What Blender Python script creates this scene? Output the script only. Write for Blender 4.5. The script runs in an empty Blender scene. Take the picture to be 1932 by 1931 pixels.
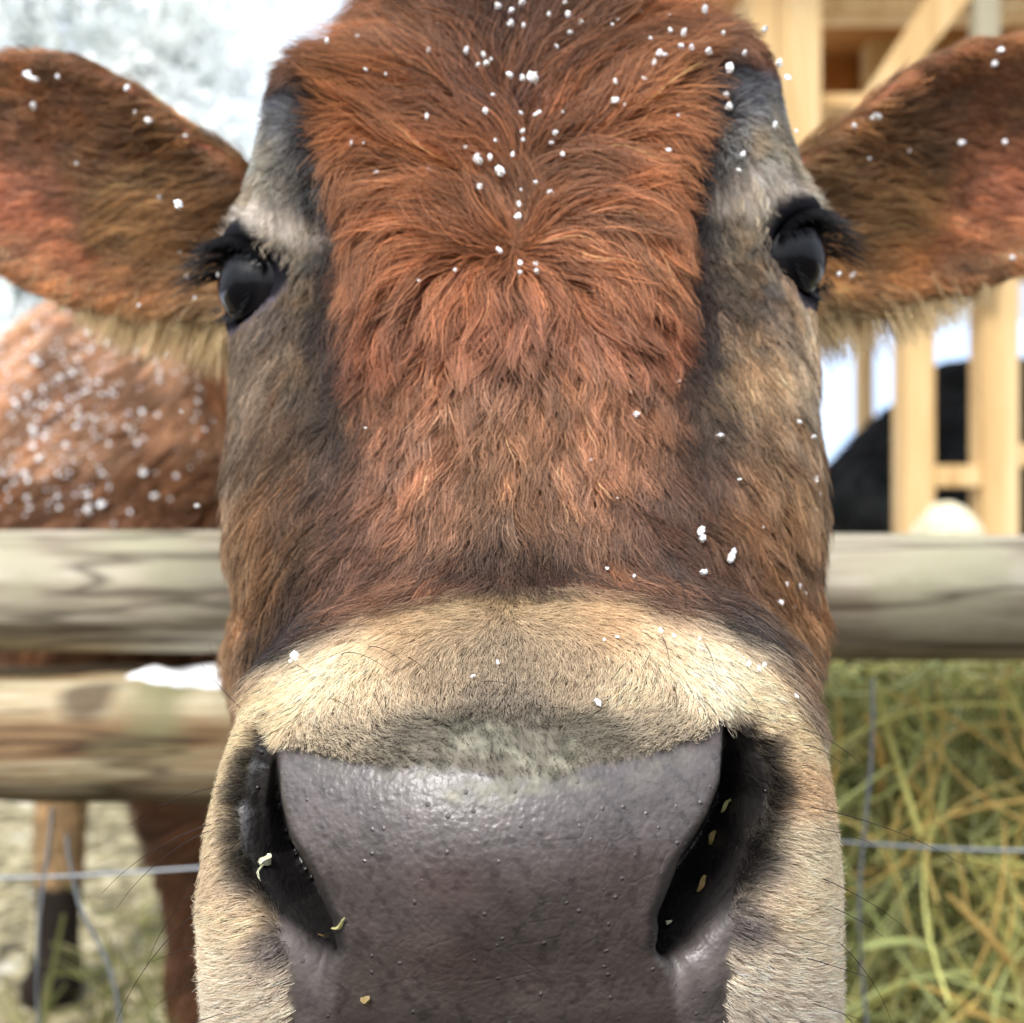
import bpy, bmesh, math, random, time
import numpy as np
from mathutils import Vector, Matrix, kdtree
T0 = time.time()
rng = np.random.default_rng(7)
random.seed(7)
R = math.radians
H = 0.85                                   # camera height above the ground

# ------------------------------------------------------------------ camera, world, sun, exposure
scene = bpy.context.scene
COLL = scene.collection
cam_d = bpy.data.cameras.new('camera'); cam = bpy.data.objects.new('camera', cam_d); COLL.objects.link(cam)
cam.location = (0, 0, H); cam.rotation_euler = (R(90), 0, 0)
cam_d.lens = 36; cam_d.sensor_width = 36; cam_d.clip_start = 0.02; cam_d.clip_end = 2000
cam_d.dof.use_dof = True; cam_d.dof.focus_distance = 0.325; cam_d.dof.aperture_fstop = 7.5
scene.camera = cam
world = bpy.data.worlds.new('World'); scene.world = world; world.use_nodes = True
nt = world.node_tree; nt.nodes.clear()
sky = nt.nodes.new('ShaderNodeTexSky'); sky.sky_type = 'NISHITA'; sky.sun_disc = False
SUN_EL, SUN_AZ = R(48), R(205)             # azimuth measured clockwise from +Y
sky.sun_elevation = SUN_EL; sky.sun_rotation = SUN_AZ; sky.air_density = 1.0; sky.dust_density = 4.0
hs = nt.nodes.new('ShaderNodeHueSaturation'); hs.inputs['Saturation'].default_value = 0.32
mixw = nt.nodes.new('ShaderNodeMix'); mixw.data_type = 'RGBA'; mixw.inputs[0].default_value = 0.45
mixw.inputs[7].default_value = (8.5, 9.3, 10.6, 1)   # the cloud cover: an even white veil over the sky
bg = nt.nodes.new('ShaderNodeBackground'); bg.inputs['Strength'].default_value = 0.092
wo = nt.nodes.new('ShaderNodeOutputWorld')
nt.links.new(sky.outputs[0], hs.inputs['Color']); nt.links.new(hs.outputs[0], mixw.inputs[6])
# an overcast sky is brighter overhead than near the horizon
wtc = nt.nodes.new('ShaderNodeTexCoord'); wsp = nt.nodes.new('ShaderNodeSeparateXYZ'); nt.links.new(wtc.outputs['Generated'], wsp.inputs[0])
wmr = nt.nodes.new('ShaderNodeMapRange'); wmr.inputs[1].default_value = 0; wmr.inputs[2].default_value = 1; wmr.inputs[3].default_value = .62; wmr.inputs[4].default_value = 1.75
nt.links.new(wsp.outputs[2], wmr.inputs[0]); wmu = nt.nodes.new('ShaderNodeVectorMath'); wmu.operation = 'SCALE'
nt.links.new(mixw.outputs[2], wmu.inputs[0]); nt.links.new(wmr.outputs[0], wmu.inputs['Scale'])
nt.links.new(wmu.outputs[0], bg.inputs[0]); nt.links.new(bg.outputs[0], wo.inputs[0])
sun_d = bpy.data.lights.new('sun', 'SUN'); sun = bpy.data.objects.new('sun', sun_d); COLL.objects.link(sun)
sun_d.energy = 1.9; sun_d.angle = R(14); sun_d.color = (1.0, 0.96, 0.9)
sdir = Vector((math.sin(SUN_AZ)*math.cos(SUN_EL), math.cos(SUN_AZ)*math.cos(SUN_EL), math.sin(SUN_EL)))
sun.rotation_euler = sdir.to_track_quat('Z', 'Y').to_euler()
scene.view_settings.view_transform = 'Standard'; scene.view_settings.look = 'None'
scene.view_settings.exposure = 1.0; scene.view_settings.gamma = 1
cy = scene.cycles
cy.use_denoising = True; cy.max_bounces = 7; cy.diffuse_bounces = 4; cy.glossy_bounces = 2
cy.transmission_bounces = 2; cy.transparent_max_bounces = 4; cy.use_adaptive_sampling = True
cy.adaptive_threshold = 0.015; cy.caustics_reflective = False; cy.caustics_refractive = False
try:
    scene.cycles_curves.shape = 'RIBBONS'; scene.cycles_curves.subdivisions = 2
except Exception: pass

# ------------------------------------------------------------------ helpers
def W(px, py, d):                          # photo position + distance -> point relative to the camera
    return np.array([(px-966)/1932*d, d, -(py-965.5)/1932*d])
def proj(p):
    y = np.maximum(p[..., 1], 0.05)
    return 966+p[..., 0]/y*1932, 965.5-p[..., 2]/y*1932
def lin(c):
    c = np.asarray(c, float)/255.0
    return np.where(c <= 0.04045, c/12.92, ((c+0.055)/1.055)**2.4)
def L4(c): return tuple(lin(c))+(1.0,)
def tag(o, label=None, cat=None, group=None, kind=None):
    if label: o['label'] = label
    if cat: o['category'] = cat
    if group: o['group'] = group
    if kind: o['kind'] = kind
    return o
def empty(name, loc=(0, 0, 0)):
    o = bpy.data.objects.new(name, None); o.location = loc; o.empty_display_size = 0.05; COLL.objects.link(o); return o
def mesh_obj(name, V, F, mat=None, parent=None, smooth=True, loc=None):
    me = bpy.data.meshes.new(name)
    V = np.asarray(V, float); me.from_pydata(V.tolist(), [], [list(map(int, f)) for f in F]); me.update()
    if smooth: me.polygons.foreach_set('use_smooth', [True]*len(me.polygons))
    if mat: me.materials.append(mat)
    o = bpy.data.objects.new(name, me); COLL.objects.link(o)
    if parent: o.parent = parent
    if loc is not None: o.location = loc
    return o
def bm_obj(name, bm, mat=None, parent=None, smooth=False):
    me = bpy.data.meshes.new(name); bm.to_mesh(me); bm.free()
    if smooth: me.polygons.foreach_set('use_smooth', [True]*len(me.polygons))
    if mat: me.materials.append(mat)
    o = bpy.data.objects.new(name, me); COLL.objects.link(o)
    if parent: o.parent = parent
    return o
def smoothstep(a, b, x):
    t = np.clip((x-a)/(b-a), 0, 1); return t*t*(3-2*t)
def fbm(p, scale, seed=0, octaves=3):      # cheap smooth noise from summed sines
    r = np.random.default_rng(seed); out = np.zeros(p.shape[:-1]); amp = 1.0; tot = 0
    for o in range(octaves):
        for k in range(5):
            v = r.normal(size=3); v /= np.linalg.norm(v); ph = r.uniform(0, 6.28)
            w = r.normal(size=3); w /= np.linalg.norm(w); ph2 = r.uniform(0, 6.28)
            out += amp*np.sin(p@v*scale+ph+1.3*np.sin(p@w*scale*0.7+ph2))/2.2
        tot += amp; amp *= 0.55; scale *= 2.1
    return out/tot
class NT:
    def __init__(s, name):
        s.m = bpy.data.materials.new(name); s.m.use_nodes = True; s.t = s.m.node_tree; s.b = s.t.nodes['Principled BSDF']
    def n(s, typ, **kw):
        nd = s.t.nodes.new(typ)
        for k, v in kw.items():
            if k in nd.inputs: nd.inputs[k].default_value = v
            else: setattr(nd, k, v)
        return nd
    def l(s, a, b): s.t.links.new(a, b)
def ramp(T, fac, stops):
    r = T.n('ShaderNodeValToRGB'); e = r.color_ramp.elements
    e[0].position, e[0].color = stops[0][0], L4(stops[0][1]); e[1].position, e[1].color = stops[-1][0], L4(stops[-1][1])
    for p, c in stops[1:-1]:
        x = e.new(p); x.color = L4(c)
    T.l(fac, r.inputs[0]); return r.outputs[0]
def plain(name, c, rough=0.6, spec=0.5):
    T = NT(name); T.b.inputs['Base Color'].default_value = L4(c); T.b.inputs['Roughness'].default_value = rough
    T.b.inputs['Specular IOR Level'].default_value = spec; return T.m

# ------------------------------------------------------------------ materials
def mat_wood(name, stops, axis_scale=(3, 40, 40), nscale=1.0, blotch=None, rough=0.75, cracks=None):
    T = NT(name); tc = T.n('ShaderNodeTexCoord'); mp = T.n('ShaderNodeMapping'); mp.inputs['Scale'].default_value = axis_scale
    T.l(tc.outputs['Object'], mp.inputs['Vector'])
    n1 = T.n('ShaderNodeTexNoise', Scale=nscale, Detail=8.0, Roughness=0.68, Distortion=0.8); T.l(mp.outputs[0], n1.inputs['Vector'])
    c = ramp(T, n1.outputs[0], stops); hgt = n1.outputs[0]
    if blotch:
        n2 = T.n('ShaderNodeTexNoise', Scale=9.0, Detail=5.0); T.l(tc.outputs['Object'], n2.inputs['Vector'])
        mr = T.n('ShaderNodeMapRange'); mr.inputs[1].default_value = 0.50; mr.inputs[2].default_value = 0.66; T.l(n2.outputs[0], mr.inputs[0])
        mx = T.n('ShaderNodeMix', data_type='RGBA'); T.l(mr.outputs[0], mx.inputs[0]); T.l(c, mx.inputs[6]); mx.inputs[7].default_value = L4(blotch); c = mx.outputs[2]
    if cracks:                               # long thin checks and a few dark knots
        m2 = T.n('ShaderNodeMapping'); m2.inputs['Scale'].default_value = (axis_scale[0]*1.0, axis_scale[1]*.8, axis_scale[2]*.8); T.l(tc.outputs['Object'], m2.inputs['Vector'])
        n5 = T.n('ShaderNodeTexNoise', Scale=1.0, Detail=3.0, Distortion=0.4); T.l(m2.outputs[0], n5.inputs['Vector'])
        ab = T.n('ShaderNodeMath', operation='SUBTRACT'); ab.inputs[1].default_value = .5; T.l(n5.outputs[0], ab.inputs[0])
        a2_ = T.n('ShaderNodeMath', operation='ABSOLUTE'); T.l(ab.outputs[0], a2_.inputs[0])
        m5 = T.n('ShaderNodeMapRange'); m5.inputs[1].default_value = .030; m5.inputs[2].default_value = .0; T.l(a2_.outputs[0], m5.inputs[0])
        vk = T.n('ShaderNodeTexVoronoi', Scale=5.5); T.l(tc.outputs['Object'], vk.inputs['Vector'])
        mk = T.n('ShaderNodeMapRange'); mk.inputs[1].default_value = .16; mk.inputs[2].default_value = .08; T.l(vk.outputs['Distance'], mk.inputs[0])
        mxx = T.n('ShaderNodeMath', operation='MAXIMUM'); T.l(m5.outputs[0], mxx.inputs[0]); T.l(mk.outputs[0], mxx.inputs[1])
        mu = T.n('ShaderNodeMath', operation='MULTIPLY'); mu.inputs[1].default_value = .75; T.l(mxx.outputs[0], mu.inputs[0])
        mx = T.n('ShaderNodeMix', data_type='RGBA'); T.l(mu.outputs[0], mx.inputs[0]); T.l(c, mx.inputs[6]); mx.inputs[7].default_value = L4(cracks); c = mx.outputs[2]
    T.l(c, T.b.inputs['Base Color']); T.b.inputs['Roughness'].default_value = rough; T.b.inputs['Specular IOR Level'].default_value = 0.25
    bp = T.n('ShaderNodeBump', Strength=0.6, Distance=0.004); T.l(hgt, bp.inputs['Height']); T.l(bp.outputs[0], T.b.inputs['Normal'])
    return T.m
M_LOG = mat_wood('weathered_log', [(0.28, (70, 58, 44)), (0.42, (128, 118, 100)), (0.52, (164, 155, 136)), (0.68, (192, 186, 170))], (2.6, 26, 26), 1.0, (152, 148, 124), cracks=(62, 50, 40))
M_BEAM = mat_wood('split_beam', [(0.32, (58, 40, 28)), (0.42, (122, 96, 66)), (0.52, (158, 142, 112)), (0.66, (186, 176, 150))], (2.6, 20, 44), 1.2, (122, 118, 86), cracks=(56, 40, 30))
M_TIMBER = mat_wood('fresh_timber', [(0.3, (176, 138, 88)), (0.5, (208, 176, 126)), (0.7, (222, 198, 156))], (12, 12, 1.2), 1.0)
M_TIMBER_GREY = mat_wood('grey_timber', [(0.3, (150, 142, 120)), (0.7, (178, 172, 150))], (12, 12, 1.2), 1.0)
M_BOARD = mat_wood('sheathing_board', [(0.3, (150, 100, 50)), (0.6, (176, 122, 68)), (0.8, (190, 140, 84))], (2, 2, 6), 1.0)
M_SNOW = plain('snow', (240, 243, 248), 0.6, 0.3)
T = NT('snow_pellet'); T.b.inputs['Base Color'].default_value = (0.93, 0.95, 0.98, 1); T.b.inputs['Roughness'].default_value = 0.45
T.b.inputs['Subsurface Weight'].default_value = 0.5; T.b.inputs['Subsurface Radius'].default_value = (0.002, 0.002, 0.0025); M_FLAKE = T.m
M_WIRE = plain('galvanised_wire', (140, 146, 152), 0.45); M_WIRE.node_tree.nodes['Principled BSDF'].inputs['Metallic'].default_value = 0.5

# coat skin: colour and wetness come from attributes of the animal itself
T = NT('cow_skin')
at = T.n('ShaderNodeAttribute'); at.attribute_name = 'col'
wt = T.n('ShaderNodeAttribute'); wt.attribute_name = 'wet'
pd_ = T.n('ShaderNodeAttribute'); pd_.attribute_name = 'pad'
tc = T.n('ShaderNodeTexCoord')
nz = T.n('ShaderNodeTexNoise', Scale=90.0, Detail=4.0, Roughness=0.6); T.l(tc.outputs['Object'], nz.inputs['Vector'])
mr = T.n('ShaderNodeMapRange'); mr.inputs[1].default_value = 0.3; mr.inputs[2].default_value = 0.7; mr.inputs[3].default_value = 0.75; mr.inputs[4].default_value = 1.2
T.l(nz.outputs[0], mr.inputs[0])
mm = T.n('ShaderNodeMix', data_type='RGBA', blend_type='MULTIPLY'); mm.inputs[0].default_value = 1
T.l(at.outputs['Color'], mm.inputs[6]); T.l(mr.outputs[0], mm.inputs[7]); T.l(mm.outputs[2], T.b.inputs['Base Color'])
rr = T.n('ShaderNodeMapRange'); rr.inputs[3].default_value = 0.8; rr.inputs[4].default_value = 0.22; T.l(wt.outputs['Fac'], rr.inputs[0])
nr = T.n('ShaderNodeTexNoise', Scale=45.0, Detail=5.0); T.l(tc.outputs['Object'], nr.inputs['Vector'])
ra = T.n('ShaderNodeMath', operation='MULTIPLY_ADD'); ra.inputs[1].default_value = 0.34; T.l(nr.outputs[0], ra.inputs[0]); T.l(rr.outputs[0], ra.inputs[2])
sb = T.n('ShaderNodeMath', operation='SUBTRACT'); sb.inputs[1].default_value = 0.12; T.l(ra.outputs[0], sb.inputs[0]); T.l(sb.outputs[0], T.b.inputs['Roughness'])
spm = T.n('ShaderNodeMapRange'); spm.inputs[3].default_value = .12; spm.inputs[4].default_value = .55; T.l(wt.outputs['Fac'], spm.inputs[0]); T.l(spm.outputs[0], T.b.inputs['Specular IOR Level'])
cwm = T.n('ShaderNodeMath', operation='MULTIPLY'); cwm.inputs[1].default_value = .55; T.l(wt.outputs['Fac'], cwm.inputs[0]); T.l(cwm.outputs[0], T.b.inputs['Coat Weight']); T.b.inputs['Coat Roughness'].default_value = .36
# leather grain of the nose: small raised glands, faint cell furrows
wv = T.n('ShaderNodeTexNoise', Scale=60.0, Detail=2.0); T.l(tc.outputs['Object'], wv.inputs['Vector'])
wm = T.n('ShaderNodeMix', data_type='VECTOR'); wm.inputs[0].default_value = 0.006
T.l(tc.outputs['Object'], wm.inputs[4]); T.l(wv.outputs['Color'], wm.inputs[5])
v1 = T.n('ShaderNodeTexVoronoi', Scale=190.0); T.l(wm.outputs[1], v1.inputs['Vector'])
dm = T.n('ShaderNodeMapRange'); dm.inputs[1].default_value = 0.05; dm.inputs[2].default_value = 0.15; dm.inputs[3].default_value = 1; dm.inputs[4].default_value = 0; T.l(v1.outputs['Distance'], dm.inputs[0])
v2 = T.n('ShaderNodeTexVoronoi', Scale=105.0, feature='DISTANCE_TO_EDGE'); T.l(wm.outputs[1], v2.inputs['Vector'])
fm = T.n('ShaderNodeMapRange'); fm.inputs[1].default_value = 0.0; fm.inputs[2].default_value = 0.07; T.l(v2.outputs['Distance'], fm.inputs[0])
n3 = T.n('ShaderNodeTexNoise', Scale=22.0, Detail=2.0); T.l(tc.outputs['Object'], n3.inputs['Vector'])
m3 = T.n('ShaderNodeMapRange'); m3.inputs[1].default_value = 0.5; m3.inputs[2].default_value = 0.66; T.l(n3.outputs[0], m3.inputs[0])
fmm = T.n('ShaderNodeMath', operation='MULTIPLY'); fms = T.n('ShaderNodeMath', operation='MULTIPLY'); fms.inputs[1].default_value = .20; T.l(fm.outputs[0], fms.inputs[0]); T.l(fms.outputs[0], fmm.inputs[0]); T.l(m3.outputs[0], fmm.inputs[1])
n4 = T.n('ShaderNodeTexNoise', Scale=420.0, Detail=4.0); T.l(tc.outputs['Object'], n4.inputs['Vector'])
a1 = T.n('ShaderNodeMath', operation='MULTIPLY_ADD'); a1.inputs[1].default_value = 0.9; T.l(dm.outputs[0], a1.inputs[0]); T.l(fmm.outputs[0], a1.inputs[2])
v5 = T.n('ShaderNodeTexVoronoi', Scale=520.0, feature='SMOOTH_F1'); T.l(wm.outputs[1], v5.inputs['Vector'])
a0 = T.n('ShaderNodeMath', operation='MULTIPLY_ADD'); a0.inputs[1].default_value = -0.45; T.l(v5.outputs['Distance'], a0.inputs[0]); T.l(a1.outputs[0], a0.inputs[2])
a2 = T.n('ShaderNodeMath', operation='MULTIPLY_ADD'); a2.inputs[1].default_value = 0.8; T.l(n4.outputs[0], a2.inputs[0]); T.l(a0.outputs[0], a2.inputs[2])
bp = T.n('ShaderNodeBump', Distance=0.0007); T.l(bp.outputs[0], T.b.inputs['Coat Normal']); T.l(a2.outputs[0], bp.inputs['Height'])
bs = T.n('ShaderNodeMath', operation='MULTIPLY'); bs.inputs[1].default_value = 0.75; T.l(pd_.outputs['Fac'], bs.inputs[0]); T.l(bs.outputs[0], bp.inputs['Strength'])
T.l(bp.outputs[0], T.b.inputs['Normal'])
M_SKIN = T.m

def mat_hair(name, rough=0.5, spec=0.35, tint=None, trans=0.25):
    T = NT(name)
    at = T.n('ShaderNodeAttribute'); at.attribute_name = 'col'
    T.b.inputs['Roughness'].default_value = rough; T.b.inputs['Specular IOR Level'].default_value = spec
    T.l(at.outputs['Color'], T.b.inputs['Base Color'])
    out = T.t.nodes['Material Output']
    tr = T.n('ShaderNodeBsdfTranslucent'); T.l(at.outputs['Color'], tr.inputs['Color'])
    mx = T.n('ShaderNodeMixShader'); mx.inputs[0].default_value = trans
    T.l(T.b.outputs[0], mx.inputs[1]); T.l(tr.outputs[0], mx.inputs[2]); T.l(mx.outputs[0], out.inputs['Surface'])
    return T.m
M_FUR = mat_hair('coat_hair', 0.45, 0.4)
M_MUZ = mat_hair('muzzle_hair', 0.55, 0.3, trans=0.35)
M_HAY = mat_hair('dry_hay', 0.6, 0.3)

# ------------------------------------------------------------------ signed distance tools
def smin(a, b, k):
    h = np.maximum(k-np.abs(a-b), 0)/k; return np.minimum(a, b)-h*h*k*0.25
def smax(a, b, k):
    h = np.maximum(k-np.abs(a-b), 0)/k; return np.maximum(a, b)+h*h*k*0.25
def ell(p, c, r):
    q = (p-np.asarray(c))/np.asarray(r); k0 = np.sqrt((q*q).sum(-1)); g = np.sqrt(((q/np.asarray(r))**2).sum(-1))+1e-9
    return k0*(k0-1)/g
def caps(p, a, b, ra, rb):
    a = np.asarray(a, float); b = np.asarray(b, float); ab = b-a
    t = np.clip(((p-a)@ab)/(ab@ab), 0, 1)
    return np.sqrt(((p-a-t[..., None]*ab)**2).sum(-1))-(ra+(rb-ra)*t)
class Loft:                                 # stacked horizontal super-ellipses
    def __init__(s, rows, n=2.2):
        a = np.array(rows, float); a = a[a[:, 0].argsort()]
        z = np.linspace(a[0, 0], a[-1, 0], 400); s.z = z
        ker = np.exp(-np.linspace(-2, 2, 31)**2); ker /= ker.sum()
        s.c = [np.convolve(np.pad(np.interp(z, a[:, 0], a[:, i]), 15, 'edge'), ker, 'valid') for i in (1, 2, 3)]
        s.n = n
    def __call__(s, x, y, z):
        yf = np.interp(z, s.z, s.c[0]); a = np.interp(z, s.z, s.c[1]); yc = np.interp(z, s.z, s.c[2]); b = yc-yf
        dz = np.maximum(np.maximum(s.z[0]-z, z-s.z[-1]), 0)
        n = s.n; u = np.abs(x)/a+1e-6; v = np.abs(y-yc)/b+1e-6
        q = (u**n+v**n)**(1/n)
        g = np.sqrt((u**(n-1)/a)**2+(v**(n-1)/b)**2)*q**(1-n)
        return (q-1)/(g+1e-9)+dz
def poly_sd(px, py, pts):                    # signed distance to a closed polygon (negative inside)
    pts = np.array(pts, float); d = np.full(np.shape(px), 1e9); ins = np.zeros(np.shape(px), bool)
    for i in range(len(pts)):
        a, b = pts[i-1], pts[i]; e = b-a; wx, wy = px-a[0], py-a[1]
        t = np.clip((wx*e[0]+wy*e[1])/(e@e), 0, 1)
        d = np.minimum(d, (wx-t*e[0])**2+(wy-t*e[1])**2)
        c = ((a[1] > py) != (b[1] > py)) & (px < (b[0]-a[0])*(py-a[1])/(b[1]-a[1]+1e-12)+a[0]); ins ^= c
    return np.sqrt(d)*np.where(ins, -1, 1)
def line_d(px, py, pts):                     # distance to polyline of (x, y, r): returns d - r, and side
    best = np.full(np.shape(px), 1e9); side = np.zeros(np.shape(px))
    for (a, b) in zip(pts[:-1], pts[1:]):
        ax, ay, ar = a; bx, by, br = b; ex, ey = bx-ax, by-ay; L = ex*ex+ey*ey
        t = np.clip(((px-ax)*ex+(py-ay)*ey)/L, 0, 1)
        d = np.hypot(px-ax-t*ex, py-ay-t*ey)-(ar+(br-ar)*t)
        s = ((px-ax)*ey-(py-ay)*ex)/math.sqrt(L)
        m = d < best; best = np.where(m, d, best); side = np.where(m, s, side)
    return best, side
def surface_nets(fn, lo, hi, h, coarse=6, band=None):
    lo = np.asarray(lo, float); hi = np.asarray(hi, float); n = np.ceil((hi-lo)/h).astype(int)
    n = ((n+coarse-1)//coarse)*coarse+1
    nc = (n-1)//coarse+1
    ax = [lo[i]+np.arange(nc[i])*h*coarse for i in range(3)]
    G = np.stack(np.meshgrid(*ax, indexing='ij'), -1).reshape(-1, 3)
    C = fn(G).reshape(nc)
    F = C
    for i in range(3):                       # linear upsampling
        idx = np.arange(n[i])/coarse; i0 = np.minimum(idx.astype(int), nc[i]-2); t = (idx-i0)
        sh = [1, 1, 1]; sh[i] = n[i]
        F = np.take(F, i0, i)*(1-t.reshape(sh))+np.take(F, i0+1, i)*t.reshape(sh)
    F = F.astype(np.float32)
    band = band or h*coarse*1.3
    idx = np.argwhere(np.abs(F) < band)
    for s in range(0, len(idx), 400000):
        c = idx[s:s+400000]; F[c[:, 0], c[:, 1], c[:, 2]] = fn(lo+c*h)
    S = F < 0
    cs = S[:-1, :-1, :-1].astype(np.int8)
    cnt = np.zeros_like(cs)
    for dx in (0, 1):
        for dy in (0, 1):
            for dz in (0, 1):
                cnt += S[dx:n[0]-1+dx, dy:n[1]-1+dy, dz:n[2]-1+dz]
    act = (cnt > 0) & (cnt < 8)
    cells = np.argwhere(act); vid = np.full(act.shape, -1, np.int64); vid[act] = np.arange(len(cells))
    acc = np.zeros((len(cells), 3)); num = np.zeros(len(cells))
    for axis in range(3):
        o = [i for i in range(3) if i != axis]
        for u in (0, 1):
            for v in (0, 1):
                a = cells.copy(); a[:, o[0]] += u; a[:, o[1]] += v; b = a.copy(); b[:, axis] += 1
                fa = F[a[:, 0], a[:, 1], a[:, 2]]; fb = F[b[:, 0], b[:, 1], b[:, 2]]
                m = (fa < 0) != (fb < 0); t = np.where(m, fa/(fa-fb+1e-20), 0)
                p = a.astype(float); p[:, axis] += t; acc[m] += p[m]; num[m] += 1
    V = lo+acc/num[:, None]*h
    Q = []
    for axis in range(3):
        o = [(axis+1) % 3, (axis+2) % 3]
        sl0 = [slice(None)]*3; sl1 = [slice(None)]*3; sl0[axis] = slice(0, -1); sl1[axis] = slice(1, None)
        A = S[tuple(sl0)]; B = S[tuple(sl1)]; e = np.argwhere(A != B)
        ok = (e[:, o[0]] > 0) & (e[:, o[1]] > 0) & (e[:, o[0]] < n[o[0]]-1) & (e[:, o[1]] < n[o[1]]-1); e = e[ok]
        inside = A[e[:, 0], e[:, 1], e[:, 2]]
        q = []
        for (u, v) in ((-1, -1), (0, -1), (0, 0), (-1, 0)):
            c = e.copy(); c[:, o[0]] += u; c[:, o[1]] += v; q.append(vid[c[:, 0], c[:, 1], c[:, 2]])
        q = np.stack(q, 1); q[~inside] = q[~inside][:, ::-1]; Q.append(q)
    return V, np.concatenate(Q), F, lo, h
class Field:                                 # trilinear look-up of a distance grid
    def __init__(s, F, lo, h):
        s.F, s.lo, s.h = F, lo, h; s.n = np.array(F.shape)
    def __call__(s, p):
        q = np.clip((p-s.lo)/s.h, 0, s.n-1.001); i = q.astype(np.int32); f = q-i; F = s.F
        r = 0
        for dx in (0, 1):
            for dy in (0, 1):
                for dz in (0, 1):
                    w = (f[..., 0] if dx else 1-f[..., 0])*(f[..., 1] if dy else 1-f[..., 1])*(f[..., 2] if dz else 1-f[..., 2])
                    r = r+w*F[i[..., 0]+dx, i[..., 1]+dy, i[..., 2]+dz]
        return r
    def grad(s, p, e=None):
        e = e or s.h*0.8; g = np.empty(p.shape)
        for i in range(3):
            d = np.zeros(3); d[i] = e; g[..., i] = s(p+d)-s(p-d)
        return g/(np.linalg.norm(g, axis=-1, keepdims=True)+1e-9)

# ------------------------------------------------------------------ the cow's head
CX = 0.004
face = Loft([  # z, front y, half width, side y
    (.285, .53, .035, .58), (.262, .478, .046, .555), (.225, .447, .070, .53), (.19, .432, .091, .51), (.14, .417, .118, .485),
    (.10, .404, .120, .470), (.06, .392, .119, .462), (.02, .378, .119, .455), (-.02, .362, .118, .450),
    (-.06, .357, .118, .452), (-.12, .36, .112, .455), (-.18, .365, .105, .46), (-.25, .40, .05, .47)], 2.25)
muz = Loft([
    (-.012, .385, .030, .405), (-.022, .362, .055, .395), (-.036, .341, .078, .385), (-.050, .325, .090, .374), (-.065, .312, .0950, .368), (-.080, .304, .0995, .365),
    (-.100, .299, .1035, .362), (-.125, .298, .1060, .362), (-.150, .303, .1065, .365), (-.175, .314, .1080, .37),
    (-.200, .330, .108, .375), (-.225, .335, .085, .38), (-.245, .37, .02, .385)], 2.5)
NOS_L = [(506, 1398, 8), (494, 1450, 23), (490, 1520, 37), (510, 1600, 44), (562, 1680, 44), (614, 1745, 26), (640, 1785, 8)]
NOS_R = [(1386, 1370, 14), (1406, 1430, 40), (1410, 1500, 56), (1380, 1575, 62), (1320, 1655, 60), (1268, 1735, 42), (1242, 1785, 18)]
EYES = [(np.array([-.1060, .4560, .0990]), np.array([-.76, -.65, .0])), (np.array([.1150, .4560, .1105]), np.array([.76, -.65, .0]))]
EYES = [(c, g/np.linalg.norm(g)) for c, g in EYES]
EYE_R = 0.0230
def eye_axes(g):
    hv = np.cross(g, (0, 0, 1)); hv /= np.linalg.norm(hv); uv = np.cross(hv, g); uv = uv if uv[2] > 0 else -uv
    return hv, uv
def eye_e(p, ec, g):                         # 1 at the lid rim, larger outside it
    hv, uv = eye_axes(g); q = p-ec
    return np.sqrt((q@hv/.0215)**2+(q@uv/.0172)**2)+10*(q@g < -.014)
# ears: root, tip, outline half widths along the axis
def ear_frame(root, tip, nrm):
    u = tip-root; Lh = np.linalg.norm(u); u = u/Lh
    w = np.asarray(nrm, float); w = w-(w@u)*u; w /= np.linalg.norm(w); v = np.cross(w, u)
    if v[2] < 0: v = -v
    return root, u, v, w, Lh
EARS = [ear_frame(W(520, 500, .515), W(-330, 196, .57), (.15, -1, -.25)), ear_frame(W(1455, 480, .515), W(2300, 158, .57), (-.15, -1, -.25))]
EAR_T = [0, .14, .32, .46, .61, .8, .93, 1]; EAR_UP = [.022, .034, .052, .056, .051, .038, .020, .003]; EAR_DN = [.020, .033, .044, .046, .042, .032, .018, .003]
def ear_uv(p, E):
    root, u, v, w, Lh = E; q = p-root; return q@u, q@v, q@w
def ear_sd(p, E):
    Lh = E[4]; a, b, c = ear_uv(p, E); t = np.clip(a/Lh, 0, 1)
    hw = np.where(b > 0, np.interp(t, EAR_T, EAR_UP), np.interp(t, EAR_T, EAR_DN))
    out = np.maximum(np.abs(b)-hw, 0); end = np.maximum(np.maximum(a-Lh, -a), 0)
    cup = .024*(np.clip(b/.06, -1.3, 1.3)**2)*(1-.3*t)-.016+.01*np.cos(t*3.1)
    th = .0045+.006*(1-t)
    return np.sqrt(out**2+end**2+(c-cup)**2)-th
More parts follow.
